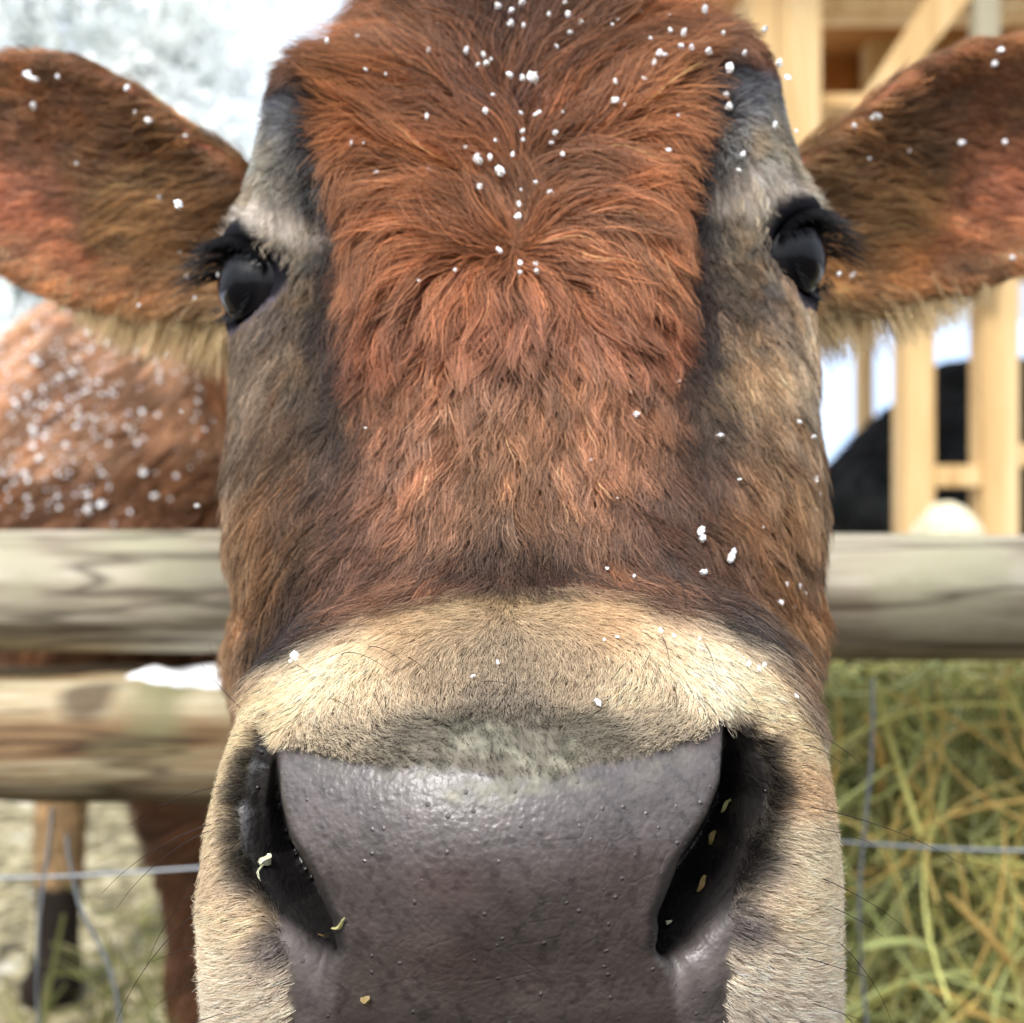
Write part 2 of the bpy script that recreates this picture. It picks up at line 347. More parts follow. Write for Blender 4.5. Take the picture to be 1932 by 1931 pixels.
def head_sdf(p):
    x = p[..., 0]; y = p[..., 1]; z = p[..., 2]
    cxx = .0052+.12*np.minimum(y-.365, 0.01)+.0035*smoothstep(.12, .22, z); xl = x-cxx; zl = z-.035*xl
    d = face(xl, y, zl)
    d = smin(d, ell(p, (CX, .505, -.075), (.134, .085, .115)), .03)
    d = smin(d, ell(p, (CX+.004, .545, .225), (.076, .08, .055)), .04)
    d = smin(d, ell(p, (CX, .60, .13), (.125, .12, .13)), .05)
    d = smin(d, caps(p, (0, .62, .13), (-.20, 1.0, .14), .12, .15), .05)
    # brow ridges over each eye and the bony cheek line beneath
    for s, (ec, g) in zip((-1, 1), EYES):
        oz = 0 if s < 0 else .010
        d = smin(d, caps(p, (s*.090+CX, .448, .138+oz), (s*.087+CX, .446, .172+oz), .026, .021), .028)
        d = smin(d, caps(p, (s*.098+CX, .455, .07+oz), (s*.088+CX, .425, .0+oz), .022, .018), .03)
        d = smin(d, ell(p, ec-.001*g+np.array([0, 0, .001]), (.0262, .0262, .029)), .014)
        d = smin(d, ell(p, ec+.002*g+np.array([0, 0, .021]), (.019, .021, .009)), .008)
    # a shallow hollow down each side of the nose bone
    for s in (-1, 1):
        d = smax(d, -caps(p, (s*.083+CX, .372, .10), (s*.080+CX, .338, .0), .016, .012), .05)
    m = muz(xl, y, zl)
    m = smin(m, ell(p, (-.0025, .348, -.100), (.0665, .0575, .042)), .016)
    d = smin(d, m, .012)
    for s, E in zip((-1, 1), EARS):
        near = np.abs(x) > .09
        e = np.full(d.shape, 9.0)
        if near.any(): e[near] = ear_sd(p[near], E)
        d = smin(d, e, .02)
    # nostrils
    px, py = proj(p)
    for s, N in zip((-1, 1), (NOS_L, NOS_R)):
        sel = (np.abs(x-s*.07) < .06) & (y < .42) & (z < -.03) & (z > -.2)
        if not sel.any(): continue
        P = p[sel]; yy = P[..., 1]
        qx = px[sel]+s*230*np.clip(yy-.315, -.03, .06)*6.0*1.0; qy = py[sel]
        dd, side = line_d(qx, qy, N)
        dd = dd*yy/1932+np.clip(yy-.322, 0, .1)*.30
        depth = yy-(.366)
        c = smax(dd, depth, .012)
        lateral = side*(-s)                  # >0 on the outer wing
        lateral = np.where(s < 0, (qx < np.interp(qy, [a[1] for a in N], [a[0] for a in N])), (qx > np.interp(qy, [a[1] for a in N], [a[0] for a in N])))
        offp = np.interp(qy, [a[1] for a in N], [a[0] for a in N])-qx if s < 0 else qx-np.interp(qy, [a[1] for a in N], [a[0] for a in N])
        k = .0045+.016*smoothstep(-12, 30, offp)
        d[sel] = np.maximum(d[sel], -c)+(np.maximum(k-np.abs(d[sel]+c), 0)/k)**2*k*0.25
    # mouth line under the nose, eye openings
    for ec, g in EYES:
        hv = np.cross(g, (0, 0, 1)); hv /= np.linalg.norm(hv); uv = np.cross(hv, g)
        if uv[2] < 0: uv = -uv
        q = p-(ec+g*.020+uv*-.001-hv*math.copysign(.0035, ec[0]*hv[0]))
        a, b, c = q@g, q@hv, q@uv
        k0 = np.sqrt((a/.022)**2+(b/.0220)**2+(c/.0175)**2); g0 = np.sqrt((a/.022**2)**2+(b/.0220**2)**2+(c/.0175**2)**2)+1e-9
        d = smax(d, -k0*(k0-1)/g0, .004)
    return d
V, Q, F, lo, hh = surface_nets(head_sdf, (-.36, .275, -.27), (.37, .80, .34), .0026)
FLD = Field(F, lo, hh)
keep = (V[Q].mean(1)[:, 1] < .79)
Q = Q[keep]
print('head', len(V), len(Q), round(time.time()-T0, 1))

def refine(V, Q, levels, region, project):   # linear split of chosen quads, then pulled onto the surface
    for _ in range(levels):
        c = V[Q].mean(1); m = region(c); R_, K = Q[m], Q[~m]
        e = np.stack([np.sort(np.stack([R_[:, i], R_[:, (i+1) % 4]], 1), 1) for i in range(4)], 1).reshape(-1, 2)
        ue, inv = np.unique(e, axis=0, return_inverse=True); inv = inv.reshape(-1, 4)
        mid = (V[ue[:, 0]]+V[ue[:, 1]])/2; cen = V[R_].mean(1)
        b0 = len(V); b1 = b0+len(mid); V = np.concatenate([V, mid, cen])
        ci = b1+np.arange(len(R_)); E = inv+b0
        nq = np.concatenate([np.stack([R_[:, i], E[:, i], ci, E[:, (i+3) % 4]], 1) for i in range(4)])
        Q = np.concatenate([K, nq])
        # project only vertices fully inside the refined region
        use_in = np.zeros(len(V), bool); use_in[nq.ravel()] = True; use_in[K.ravel()] = False
        on_edge = np.zeros(len(V), bool)
        cnt = np.bincount(inv.ravel(), minlength=len(ue)); on_edge[b0+np.where(cnt < 2)[0]] = True
        mv = use_in & ~on_edge
        P = V[mv]; eps = .0008
        for _i in range(2):
            f = project(P); g = np.stack([project(P+np.eye(3)[i]*eps)-project(P-np.eye(3)[i]*eps) for i in range(3)], -1)/(2*eps)
            P = P-(f/np.maximum((g*g).sum(-1), .2))[:, None]*g
        V[mv] = P
    return V, Q
V, Q = refine(V, Q, 2, lambda c: (c[:, 1] < .385) & (c[:, 2] < -.055), head_sdf)
print('refined', len(V), len(Q), round(time.time()-T0, 1))

# ------------------------------------------------------------------ coat maps (on the hide itself)
CREAM_X = [380, 440, 490, 540, 600, 700, 800, 870, 950, 1050, 1150, 1250, 1330, 1400, 1440, 1500, 1560]
CREAM_Y = [1380, 1330, 1285, 1245, 1215, 1172, 1140, 1115, 1100, 1112, 1130, 1155, 1180, 1212, 1250, 1330, 1420]
BARE = [(505, 1372), (532, 1402), (600, 1425), (700, 1440), (830, 1456), (950, 1474), (1050, 1460), (1150, 1438), (1250, 1420), (1330, 1398),
        (1362, 1360), (1393, 1356), (1425, 1400), (1446, 1480), (1440, 1540), (1405, 1600), (1378, 1680), (1384, 1760), (1392, 1830), (1372, 1900), (1376, 2300),
        (555, 2300), (556, 1930), (560, 1870), (548, 1800), (530, 1735), (500, 1670), (466, 1600), (456, 1530), (474, 1440)]
def muzzle_mask(p):
    px, py = proj(p); b = py-np.interp(px, CREAM_X, CREAM_Y)+18*fbm(p, 60, 3)
    return smoothstep(-30, 36, b)*smoothstep(.402, .388, p[..., 1])
def bare_mask(p):
    px, py = proj(p); d = poly_sd(px, py, BARE)+9*fbm(p, 160, 4)+7*fbm(p, 480, 5)
    return smoothstep(16, -8, d)*smoothstep(.40, .385, p[..., 1]), d
# control points: x, y, sigma, dir x, dir y, length mm, lift, r, g, b     (mirrored ones are written for the left side)
sym = [
 (975, 20, 60, -.25, -1, 42, .35, 96, 52, 32), (930, 60, 50, -.6, -.8, 45, .35, 84, 44, 28), (850, 60, 60, -.8, -.6, 45, .35, 148, 84, 46), (720, 40, 70, -.95, -.3, 36, .3, 140, 78, 44),
 (620, 95, 40, -.9, .1, 17, .16, 120, 66, 38), (545, 110, 30, -.7, .6, 10, .12, 120, 66, 40), (975, 130, 32, -.1, -1, 20, .2, 92, 58, 42), (900, 150, 50, -.65, -.75, 38, .3, 128, 68, 38),
 (800, 160, 60, -.85, -.45, 42, .32, 160, 92, 50), (700, 150, 50, -1, .0, 24, .22, 158, 90, 50), (975, 260, 30, -.1, -1, 14, .15, 116, 78, 62), (900, 270, 45, -.75, -.65, 34, .28, 140, 76, 44),
 (800, 280, 60, -.95, -.25, 40, .3, 166, 94, 52), (715, 280, 38, -.9, .35, 20, .2, 160, 90, 52), (975, 400, 28, -.15, -1, 13, .15, 116, 86, 66), (910, 390, 40, -.85, -.5, 30, .26, 142, 84, 52),
 (820, 400, 55, -.95, .1, 38, .3, 168, 94, 54), (725, 400, 38, -.8, .6, 22, .22, 166, 92, 54), (690, 390, 18, -.6, .8, 14, .18, 168, 98, 56), (930, 480, 32, -.8, .3, 26, .3, 150, 88, 56),
 (860, 490, 40, -.7, .7, 34, .32, 164, 94, 58), (740, 500, 50, -.6, .8, 34, .3, 164, 94, 60), (705, 480, 26, -.4, .9, 17, .2, 176, 106, 60), (975, 545, 30, -.1, 1, 22, .35, 140, 88, 62),
 (900, 580, 50, -.25, 1, 26, .32, 158, 96, 66), (790, 600, 50, -.25, .95, 26, .3, 168, 100, 68), (710, 620, 40, -.2, .95, 24, .28, 150, 84, 58), (975, 660, 50, -.03, 1, 22, .3, 136, 96, 74),
 (880, 700, 60, -.1, 1, 20, .28, 166, 118, 84), (760, 720, 55, -.1, 1, 18, .25, 156, 106, 74), (975, 800, 60, -.02, 1, 17, .26, 172, 126, 90), (850, 830, 60, -.12, 1, 16, .24, 170, 120, 86),
 (740, 850, 50, -.15, 1, 16, .2, 144, 102, 76), (975, 930, 55, 0, 1, 16, .25, 152, 112, 82), (850, 960, 55, -.2, 1, 16, .22, 146, 106, 78), (720, 980, 55, -.3, .95, 16, .2, 122, 86, 66),
 (960, 1035, 35, -.05, 1, 14, .24, 90, 66, 54), (900, 1040, 40, -.25, 1, 14, .2, 96, 68, 54), (800, 1060, 45, -.4, .9, 15, .2, 120, 82, 58), (690, 1110, 45, -.5, .85, 16, .18, 112, 78, 56),
 (600, 1130, 40, -.45, .9, 17, .16, 66, 58, 58), (560, 1180, 36, -.5, .85, 17, .16, 60, 50, 48), (520, 1100, 40, -.4, .9, 19, .22, 134, 98, 66), (465, 1150, 40, -.5, .9, 24, .34, 150, 118, 84),
 (445, 1250, 45, -.35, .95, 20, .26, 132, 104, 78), (640, 900, 50, -.25, 1, 16, .15, 104, 76, 62), (560, 940, 45, -.3, .95, 17, .18, 150, 108, 70), (465, 950, 40, -.4, .95, 22, .3, 150, 122, 92),
 (465, 820, 40, -.35, .95, 19, .28, 120, 96, 72), (540, 790, 45, -.25, 1, 15, .16, 116, 88, 62), (610, 760, 40, -.15, 1, 14, .13, 92, 76, 64), (460, 720, 40, -.2, 1, 12, .16, 128, 110, 90),
 (540, 660, 40, -.1, 1, 10, .12, 120, 98, 74), (640, 660, 30, -.05, 1, 12, .12, 62, 54, 54), (650, 560, 26, -.05, 1, 11, .12, 52, 46, 50), (610, 580, 30, -.1, 1, 8, .1, 70, 58, 54),
 (570, 560, 28, -.1, 1, 6, .1, 128, 108, 84), (560, 470, 30, -.1, 1, 6, .1, 146, 132, 110), (620, 460, 26, -.05, 1, 8, .12, 66, 60, 62), (625, 350, 26, -.15, .9, 8, .14, 60, 56, 60),
 (600, 250, 28, -.2, -.3, 9, .16, 66, 66, 74), (560, 225, 28, -.5, -.2, 8, .16, 100, 102, 108), (555, 330, 30, -.2, .6, 6, .12, 112, 108, 104), (500, 290, 28, -.4, .4, 6, .14, 160, 152, 136),
 (500, 370, 28, -.3, .7, 5, .12, 176, 166, 146), (520, 420, 22, -.2, .9, 4, .1, 176, 166, 146), (470, 405, 16, -.4, .7, 2.0, .1, 208, 196, 180), (535, 500, 16, -.1, 1, 4, .1, 120, 108, 98), (535, 600, 20, -.1, 1, 5, .1, 108, 96, 90),
 (500, 650, 20, -.1, 1, 7, .12, 112, 98, 86),
 (570, 190, 26, -.4, -.2, 7, .14, 92, 92, 98), (620, 200, 22, -.3, -.4, 9, .16, 70, 66, 72), (545, 260, 18, -.4, .2, 6, .12, 110, 110, 112), (640, 270, 20, -.3, .3, 9, .16, 62, 56, 62), (655, 340, 20, -.3, .7, 9, .14, 54, 48, 54), (650, 420, 22, -.2, .9, 10, .14, 48, 42, 48), (655, 500, 22, -.15, 1, 11, .14, 44, 38, 42), (655, 200, 18, -.5, -.1, 12, .18, 84, 68, 66),
 (665, 590, 20, -.1, 1, 13, .14, 50, 42, 42), (660, 700, 26, -.1, 1, 14, .14, 60, 48, 44), (650, 800, 26, -.15, 1, 14, .14, 78, 58, 48), (600, 960, 30, -.3, 1, 16, .18, 110, 80, 56), (590, 1040, 30, -.4, .95, 17, .18, 92, 68, 52), (500, 1020, 36, -.4, .95, 20, .24, 144, 112, 78)]
CP = []
for r in sym:
    CP.append(r)
    x = 1950-r[0]-14
    if abs(r[0]-975) > 12:
        q = list(r); q[0] = x+(12 if x > 1300 else 0); q[1] = r[1]-(38*smoothstep(0, 400, x-975) if r[1] < 700 else 0); q[3] = -r[3]; CP.append(tuple(q))
CP += [(1300, 640, 30, .1, 1, 14, .15, 74, 60, 56), (1420, 700, 50, .3, 1, 15, .18, 168, 136, 98), (1400, 1000, 60, .62, .78, 18, .2, 122, 84, 58), (1220, 1010, 40, .6, .8, 15, .18, 76, 60, 54), (1500, 1080, 40, .55, .85, 24, .34, 150, 112, 76), (1300, 1080, 40, .7, .7, 16, .18, 92, 66, 52), (1480, 880, 40, .5, .9, 19, .26, 146, 116, 82),
       (1190, 800, 40, .15, 1, 17, .22, 170, 118, 80), (1510, 700, 40, .3, .95, 14, .2, 158, 138, 112), (1530, 1250, 50, .3, .95, 16, .2, 120, 100, 84), (1530, 1400, 50, .3, .95, 14, .2, 140, 124, 108), (430, 1330, 40, -.2, 1, 16, .2, 120, 88, 64)]
EARCP = [(60, 160, 70, -1, -.1, 12, .14, 150, 92, 52), (200, 190, 60, -1, .1, 14, .14, 138, 86, 50), (350, 290, 50, -.9, .1, 16, .16, 140, 92, 52), (100, 260, 60, -1, 0, 14, .12, 138, 86, 54), (260, 300, 50, -1, .05, 24, .2, 126, 84, 50),
         (60, 370, 55, -1, .05, 9, .1, 172, 108, 76), (160, 420, 45, -1, .1, 9, .1, 168, 98, 62), (300, 380, 50, -1, .05, 32, .22, 152, 104, 58), (400, 400, 40, -.95, .1, 32, .22, 134, 88, 48), (330, 460, 40, -.95, .2, 30, .2, 148, 98, 52),
         (60, 500, 50, -.95, .2, 12, .12, 176, 116, 74), (180, 500, 50, -.95, .2, 14, .14, 160, 90, 50), (320, 540, 45, -.9, .3, 18, .16, 158, 94, 48), (400, 560, 40, -.9, .4, 18, .16, 168, 124, 74), (220, 570, 40, -.9, .3, 13, .14, 172, 106, 58),
         (100, 560, 40, -.9, .3, 13, .14, 186, 136, 90), (300, 610, 30, -.7, .7, 16, .2, 200, 168, 118), (420, 610, 30, -.6, .8, 18, .2, 210, 186, 142), (180, 600, 30, -.8, .5, 13, .2, 190, 146, 96)]
for r in EARCP[:]:
    q = list(r); q[0] = 1940-r[0]; q[1] = r[1]-24; q[3] = -r[3]; EARCP.append(tuple(q))
MZ = [(950, 1130, 26, 0, 1, 5, .3, 172, 148, 106), (880, 1150, 36, -.9, .4, 6, .28, 186, 164, 124), (1020, 1150, 36, .9, .4, 6, .28, 186, 164, 124), (780, 1180, 45, -.7, .6, 7, .3, 200, 174, 130), (1130, 1170, 45, .7, .6, 7, .3, 202, 174, 130),
      (950, 1230, 50, 0, 1, 6, .3, 172, 156, 128), (820, 1250, 50, .05, 1, 6, .3, 184, 168, 138), (1080, 1250, 50, -.1, 1, 6, .3, 184, 168, 138), (700, 1215, 45, -.3, .9, 6, .3, 224, 202, 166), (1230, 1205, 45, .3, .9, 6, .3, 224, 202, 166),
      (620, 1260, 50, -.3, .8, 6, .3, 240, 222, 186), (1330, 1240, 50, .3, .8, 6, .3, 238, 220, 186), (700, 1310, 50, .3, .95, 6, .3, 222, 206, 172), (1200, 1300, 50, -.45, .9, 6, .3, 222, 206, 172), (950, 1320, 45, 0, 1, 5, .28, 164, 152, 132),
      (640, 1390, 45, .8, .6, 5.5, .3, 196, 184, 156), (1250, 1380, 45, -.8, .55, 5.5, .3, 200, 188, 160), (760, 1400, 45, .9, .35, 4.5, .25, 150, 144, 126), (1150, 1395, 45, -.9, .35, 4.5, .25, 156, 150, 130), (950, 1410, 60, 0, 1, 1.6, .3, 128, 124, 108),
      (520, 1310, 35, -.6, .3, 6, .4, 226, 206, 166), (1440, 1300, 35, .6, .3, 6, .4, 226, 208, 170), (450, 1400, 30, -.9, .1, 6, .45, 214, 196, 154), (1490, 1390, 30, .9, .1, 6, .45, 216, 196, 154), (425, 1500, 34, -.95, .15, 6, .45, 214, 196, 156),
      (1500, 1490, 34, .95, .15, 6, .45, 206, 178, 136), (430, 1610, 40, -.8, .5, 6.5, .42, 210, 192, 156), (1500, 1600, 40, .9, .3, 6.5, .42, 214, 200, 168), (460, 1720, 40, -.9, .3, 7, .42, 222, 202, 166), (1480, 1700, 45, .95, .2, 7, .42, 226, 208, 174),
      (400, 1800, 45, -.95, .15, 7, .42, 226, 208, 176), (500, 1850, 40, -.9, .3, 7.5, .4, 218, 204, 178), (1450, 1840, 45, .9, .3, 7.5, .4, 222, 208, 182), (1560, 1800, 45, .95, .15, 7, .42, 226, 208, 176), (420, 1920, 50, -.9, .4, 8, .4, 222, 208, 182),
      (1520, 1920, 50, .9, .35, 8, .4, 222, 208, 184), (1420, 1900, 30, .7, .6, 8, .4, 206, 196, 176), (1425, 1640, 30, .9, .3, 5, .35, 104, 98, 94), (480, 1660, 30, -.9, .3, 5, .35, 104, 98, 90), (530, 1790, 26, -.9, .3, 5.5, .35, 108, 102, 98), (1400, 1740, 26, .9, .3, 5, .35, 112, 106, 102), (1462, 1470, 14, .9, .3, 5, .35, 90, 78, 62), (448, 1490, 12, -.9, .3, 5, .35, 96, 86, 66), (1455, 1400, 12, .9, .3, 5, .35, 110, 96, 76)]
def field(tab, px, py):
    A = np.array(tab, float); out = np.zeros((len(px), A.shape[1]-3)); W_ = np.zeros(len(px))
    A = A.copy(); c_ = lin(A[:, 7:10]); lum = c_ @ np.array([.3, .55, .15]); sat = smoothstep(.78, .92, 1-c_.min(1)/c_.max(1)); ds = (.12+.10*sat)[:, None]; c_ = (c_*(1-ds)+lum[:, None]*ds)*(1.22-.08*sat)[:, None]; c_[:, 1] *= 1+.13*sat; c_[:, 2] *= 1-.12*sat; A[:, 7:10] = c_*np.interp(lum, [.03, .12], [1.0 if tab is EARCP else .38, 1.0])[:, None]
    for r in A:
        w = np.exp(-np.minimum(((px-r[0])**2+(py-r[1])**2)/(2*(r[2]*.85)**2), 60))+1e-28
        W_ += w; out += w[:, None]*r[3:][None]
    return out/W_[:, None]
def coat(p):
    """direction, length, lift, colour, density of the coat at points p"""
    px, py = proj(p); n = len(p)
    f = field(CP, px, py); m = muzzle_mask(p)
    fm_ = field(MZ, px, py); far = p[:, 1] > .40
    fm_[far] = f[far]
    ear = np.minimum(ear_sd(p, EARS[0]), ear_sd(p, EARS[1])) < .004
    ear &= (np.abs(p[:, 0]) > .125)
    if ear.any(): f[ear] = field(EARCP, px[ear], py[ear])
    nk = (smoothstep(.54, .61, p[:, 1])*(~ear))[:, None]; f = f*(1-nk)+np.array([-.5, 1, 22, .2, .30, .135, .06])[None]*nk
    out = f*(1-m[:, None])+fm_*m[:, None]
    return out, m, ear
def vert_normals(V, Q):
    a, b, c, d = (V[Q[:, i]] for i in range(4)); fn = np.cross(c-a, d-b); N = np.zeros_like(V)
    for i in range(4): np.add.at(N, Q[:, i], fn)
    return N/(np.linalg.norm(N, axis=1, keepdims=True)+1e-12)

# skin colours per vertex
cf, mz_m, ear_m = coat(V)
bare, bd = bare_mask(V)
px, py = proj(V)
skin = np.where(ear_m[:, None], lin((150, 92, 70)), cf[:, 4:7]*0.45+lin((60, 46, 40))*0.3)
dk = smoothstep(.0, 1, mz_m)[:, None]
skin = skin*(1-dk)+(cf[:, 4:7]*0.35+lin((92, 82, 76))*0.45)*dk
pad_shade = smoothstep(1400, 1900, py)
padc = lin((83, 76, 75))[None]*(1-pad_shade[:, None])+lin((66, 59, 56))[None]*pad_shade[:, None]  # pad darkens downwards: shade under the muzzle put into the skin colour
brown = smoothstep(.0, .9, fbm(V, 55, 11))*np.exp(-(((px-900)/300)**2+((py-1700)/130)**2))
padc = padc*(1-.55*brown[:, None])+lin((84, 62, 60))*.55*brown[:, None]
speck = smoothstep(.45, .8, fbm(V, 1100, 12, 2))
padc = padc*(1-.35*speck[:, None])*(1+.16*fbm(V, 130, 18))[:, None]
# dusty green-grey crust along the top of the nose
dirt = np.exp(-(((px-955)/300)**4+((py-1415)/78)**4))*smoothstep(-.35, .45, fbm(V, 260, 13, 3)+.2)
dd1 = fbm(V, 700, 14, 3)
dc = lin((118, 115, 102))[None]*(1+.5*dd1[:, None])
lx = np.minimum(line_d(px, py, NOS_L)[0], line_d(px, py, NOS_R)[0])
blk = smoothstep(34, 2, lx)
PADP = [(512, 1330), (530, 1480), (545, 1550), (580, 1610), (620, 1680), (640, 1740), (655, 1800), (640, 1850), (600, 2300), (1340, 2300), (1260, 1850), (1218, 1790), (1228, 1720), (1248, 1650), (1290, 1590), (1340, 1520), (1357, 1450), (1372, 1330)]
outw = smoothstep(-4, 14, poly_sd(px, py, PADP))
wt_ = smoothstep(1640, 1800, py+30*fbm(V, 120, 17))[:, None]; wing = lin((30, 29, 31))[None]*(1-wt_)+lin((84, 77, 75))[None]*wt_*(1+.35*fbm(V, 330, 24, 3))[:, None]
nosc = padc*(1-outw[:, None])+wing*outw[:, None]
blk = smoothstep(16, -6, lx)
nosc = nosc*(1-blk[:, None])+lin((24, 23, 24))*blk[:, None]
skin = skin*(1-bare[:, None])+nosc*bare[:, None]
dirt_b = np.clip(dirt*smoothstep(-95, -5, bd), 0, 1)
dirt_all = np.clip(dirt_b*mz_m*.9, 0, .9)
spots = np.zeros(len(V))
for sx, sy, sr in ((925, 1500, 26), (1003, 1490, 18), (855, 1505, 20), (960, 1480, 30)):
    spots += np.exp(-(((px-sx)/sr)**2+((py-sy)/sr)**2))*.8
dirt_all = np.clip(dirt_all+spots*smoothstep(-.5, .4, fbm(V, 500, 15)), 0, .9)
skin = skin*(1-dirt_all[:, None])+dc*dirt_all[:, None]
# dark pigment spreads from the nostrils into the wings around them
pig = smoothstep(40, 0, lx)*outw*mz_m
skin = skin*(1-.85*pig[:, None])+lin((34, 31, 31))*.85*pig[:, None]
# eyelids: bare dark rims, pale fold above
for ec, g in EYES:
    e_ = eye_e(V, ec, g)+.16*fbm(V, 170, 19)-.10; up = (V-ec)[:, 2]
    k = smoothstep(1.6, 1.2, e_)[:, None]; skin = skin*(1-k)+(lin((18, 18, 24))+(lin((92, 86, 96))-lin((18, 18, 24)))*smoothstep(.002, -.012, up)[:, None]*smoothstep(1.15, 1.35, e_)[:, None])*k
    pale = (smoothstep(1.35, 1.6, e_)*smoothstep(2.7, 2.3, e_)*smoothstep(.006, .016, up))[:, None]
    skin = skin*(1-pale)+lin((208, 196, 186))*pale
wet = bare*(1-.75*dirt_all)*smoothstep(1380, 1440, py)*(1-.75*outw*smoothstep(1640, 1720, py)*(1-np.exp(-(((px-1290)/75)**2+((py-1785)/45)**2))))
wet = wet*.85+.0
padA = np.clip(bare+dirt_all, 0, 1)

# ------------------------------------------------------------------ neck, trunk and legs (same hide, joined to the head)
def body_sdf(p):
    d = caps(p, (-.02, .66, .15), (-.24, 1.12, .10), .10, .15)
    d = smin(d, ell(p, (-.34, 1.24, -.01), (.26, .30, .29)), .10)
    d = smin(d, caps(p, (-.42, 1.32, -.02), (-.78, 1.88, -.02), .285, .26), .12)
    d = smin(d, ell(p, (-.82, 1.95, .0), (.24, .26, .27)), .10)
    for (x0, y0, x1, y1, hind) in ((-.335, 1.13, -.315, 1.08, 0), (-.14, 1.28, -.13, 1.26, 0), (-.86, 1.84, -.80, 1.80, 1), (-.62, 2.05, -.58, 2.03, 1)):
        kx = x0+(x1-x0)*.5; ky = y0+(.05 if hind else -.02)
        d = smin(d, caps(p, (x0, y0, -.20), (kx, ky, -.50), .085, .040), .06)
        d = smin(d, caps(p, (kx, ky, -.50), (x1, y1, -.80), .046, .034), .02)
        d = smin(d, caps(p, (x1, y1, -.80), (x1-.0, y1-.02, -.825), .042, .052), .02)
    return smax(d, -(p[..., 2]+.8495), .004)
BV, BQ, BF, blo, bh = surface_nets(body_sdf, (-1.25, .60, -.86), (.15, 2.32, .36), .014, 5)
BFLD = Field(BF, blo, bh)

bn = fbm(BV, 9, 21)
bcol = lin((122, 80, 52))[None]*(1+.3*bn[:, None])
lower = smoothstep(-.30, -.42, BV[:, 2])[:, None]
bcol = bcol*(1-lower)+lin((110, 74, 50))*lower
hindleg = (BV[:, 1] > 1.6) & (BV[:, 2] < -.35)
bcol[hindleg] = lin((150, 126, 92))
hoof = BV[:, 2] < -.66
bcol[hoof] = lin((34, 28, 24))
nV = len(V)
allV = np.concatenate([V, BV]); allQ = np.concatenate([Q, BQ+nV])
cow = empty('cow', (0, .9, 0))
tag(cow, 'reddish-brown cow pressing its grey nose up to the lens over the log fence', 'cow')
body = mesh_obj('body', allV+np.array([0, -.9, H]), allQ, M_SKIN, cow)
def attr(me, name, arr, typ='FLOAT', dom='POINT'):
    a = me.attributes.new(name, typ, dom)
    if typ == 'FLOAT_COLOR':
        arr = np.concatenate([arr, np.ones((len(arr), 1))], 1); a.data.foreach_set('color', arr.astype(np.float32).ravel())
    else: a.data.foreach_set('value', arr.astype(np.float32).ravel())
attr(body.data, 'col', np.clip(np.concatenate([skin, bcol]), 0, 1), 'FLOAT_COLOR')
attr(body.data, 'wet', np.concatenate([wet, np.zeros(len(BV))]))
attr(body.data, 'pad', np.concatenate([padA, np.zeros(len(BV))]))
print('body', round(time.time()-T0, 1))

# ------------------------------------------------------------------ hair
def curves_obj(name, P, rad, colr, mat, parent=None, loc=(0, 0, 0)):
    """P (N,K,3), rad (N,K), colr (N,3)"""
    N, K = P.shape[:2]
    c = bpy.data.hair_curves.new(name); c.add_curves([K]*N)
    c.attributes['position'].data.foreach_set('vector', P.astype(np.float32).ravel())
    a = c.attributes.get('radius') or c.attributes.new('radius', 'FLOAT', 'POINT'); a.data.foreach_set('value', rad.astype(np.float32).ravel())
    a = c.attributes.new('col', 'FLOAT_COLOR', 'CURVE')
    a.data.foreach_set('color', np.concatenate([colr, np.ones((N, 1))], 1).astype(np.float32).ravel())
    c.materials.append(mat)
    o = bpy.data.objects.new(name, c); COLL.objects.link(o); o.location = loc
    if parent: o.parent = parent
    return o
def nearest(pts, q):
    kd = kdtree.KDTree(len(pts))
    for i, p in enumerate(pts): kd.insert(p, i)
    kd.balance(); return np.array([kd.find(p)[1] for p in q])
def sample(V, Q, dens_fn, n_total):
    a, b, c, d = (V[Q[:, i]] for i in range(4))
    nrm = np.cross(c-a, d-b)*.5; area = np.linalg.norm(nrm, axis=1); cen = (a+b+c+d)/4
    nn = nrm/(area[:, None]+1e-12); view = -cen/np.linalg.norm(cen, axis=1, keepdims=True)
    facing = (nn*view).sum(1)
    w = area*dens_fn(cen)*np.where(facing > -.3, 1.0, .4)*(facing > -.75)
    expect = w.sum()
    n = int(min(expect, n_total)); i = rng.choice(len(Q), n, p=w/w.sum())
    u, v = rng.random(n)[:, None], rng.random(n)[:, None]
    P = (a[i]*(1-u)+b[i]*u)*(1-v)+(d[i]*(1-u)+c[i]*u)*v
    return P, nn[i]
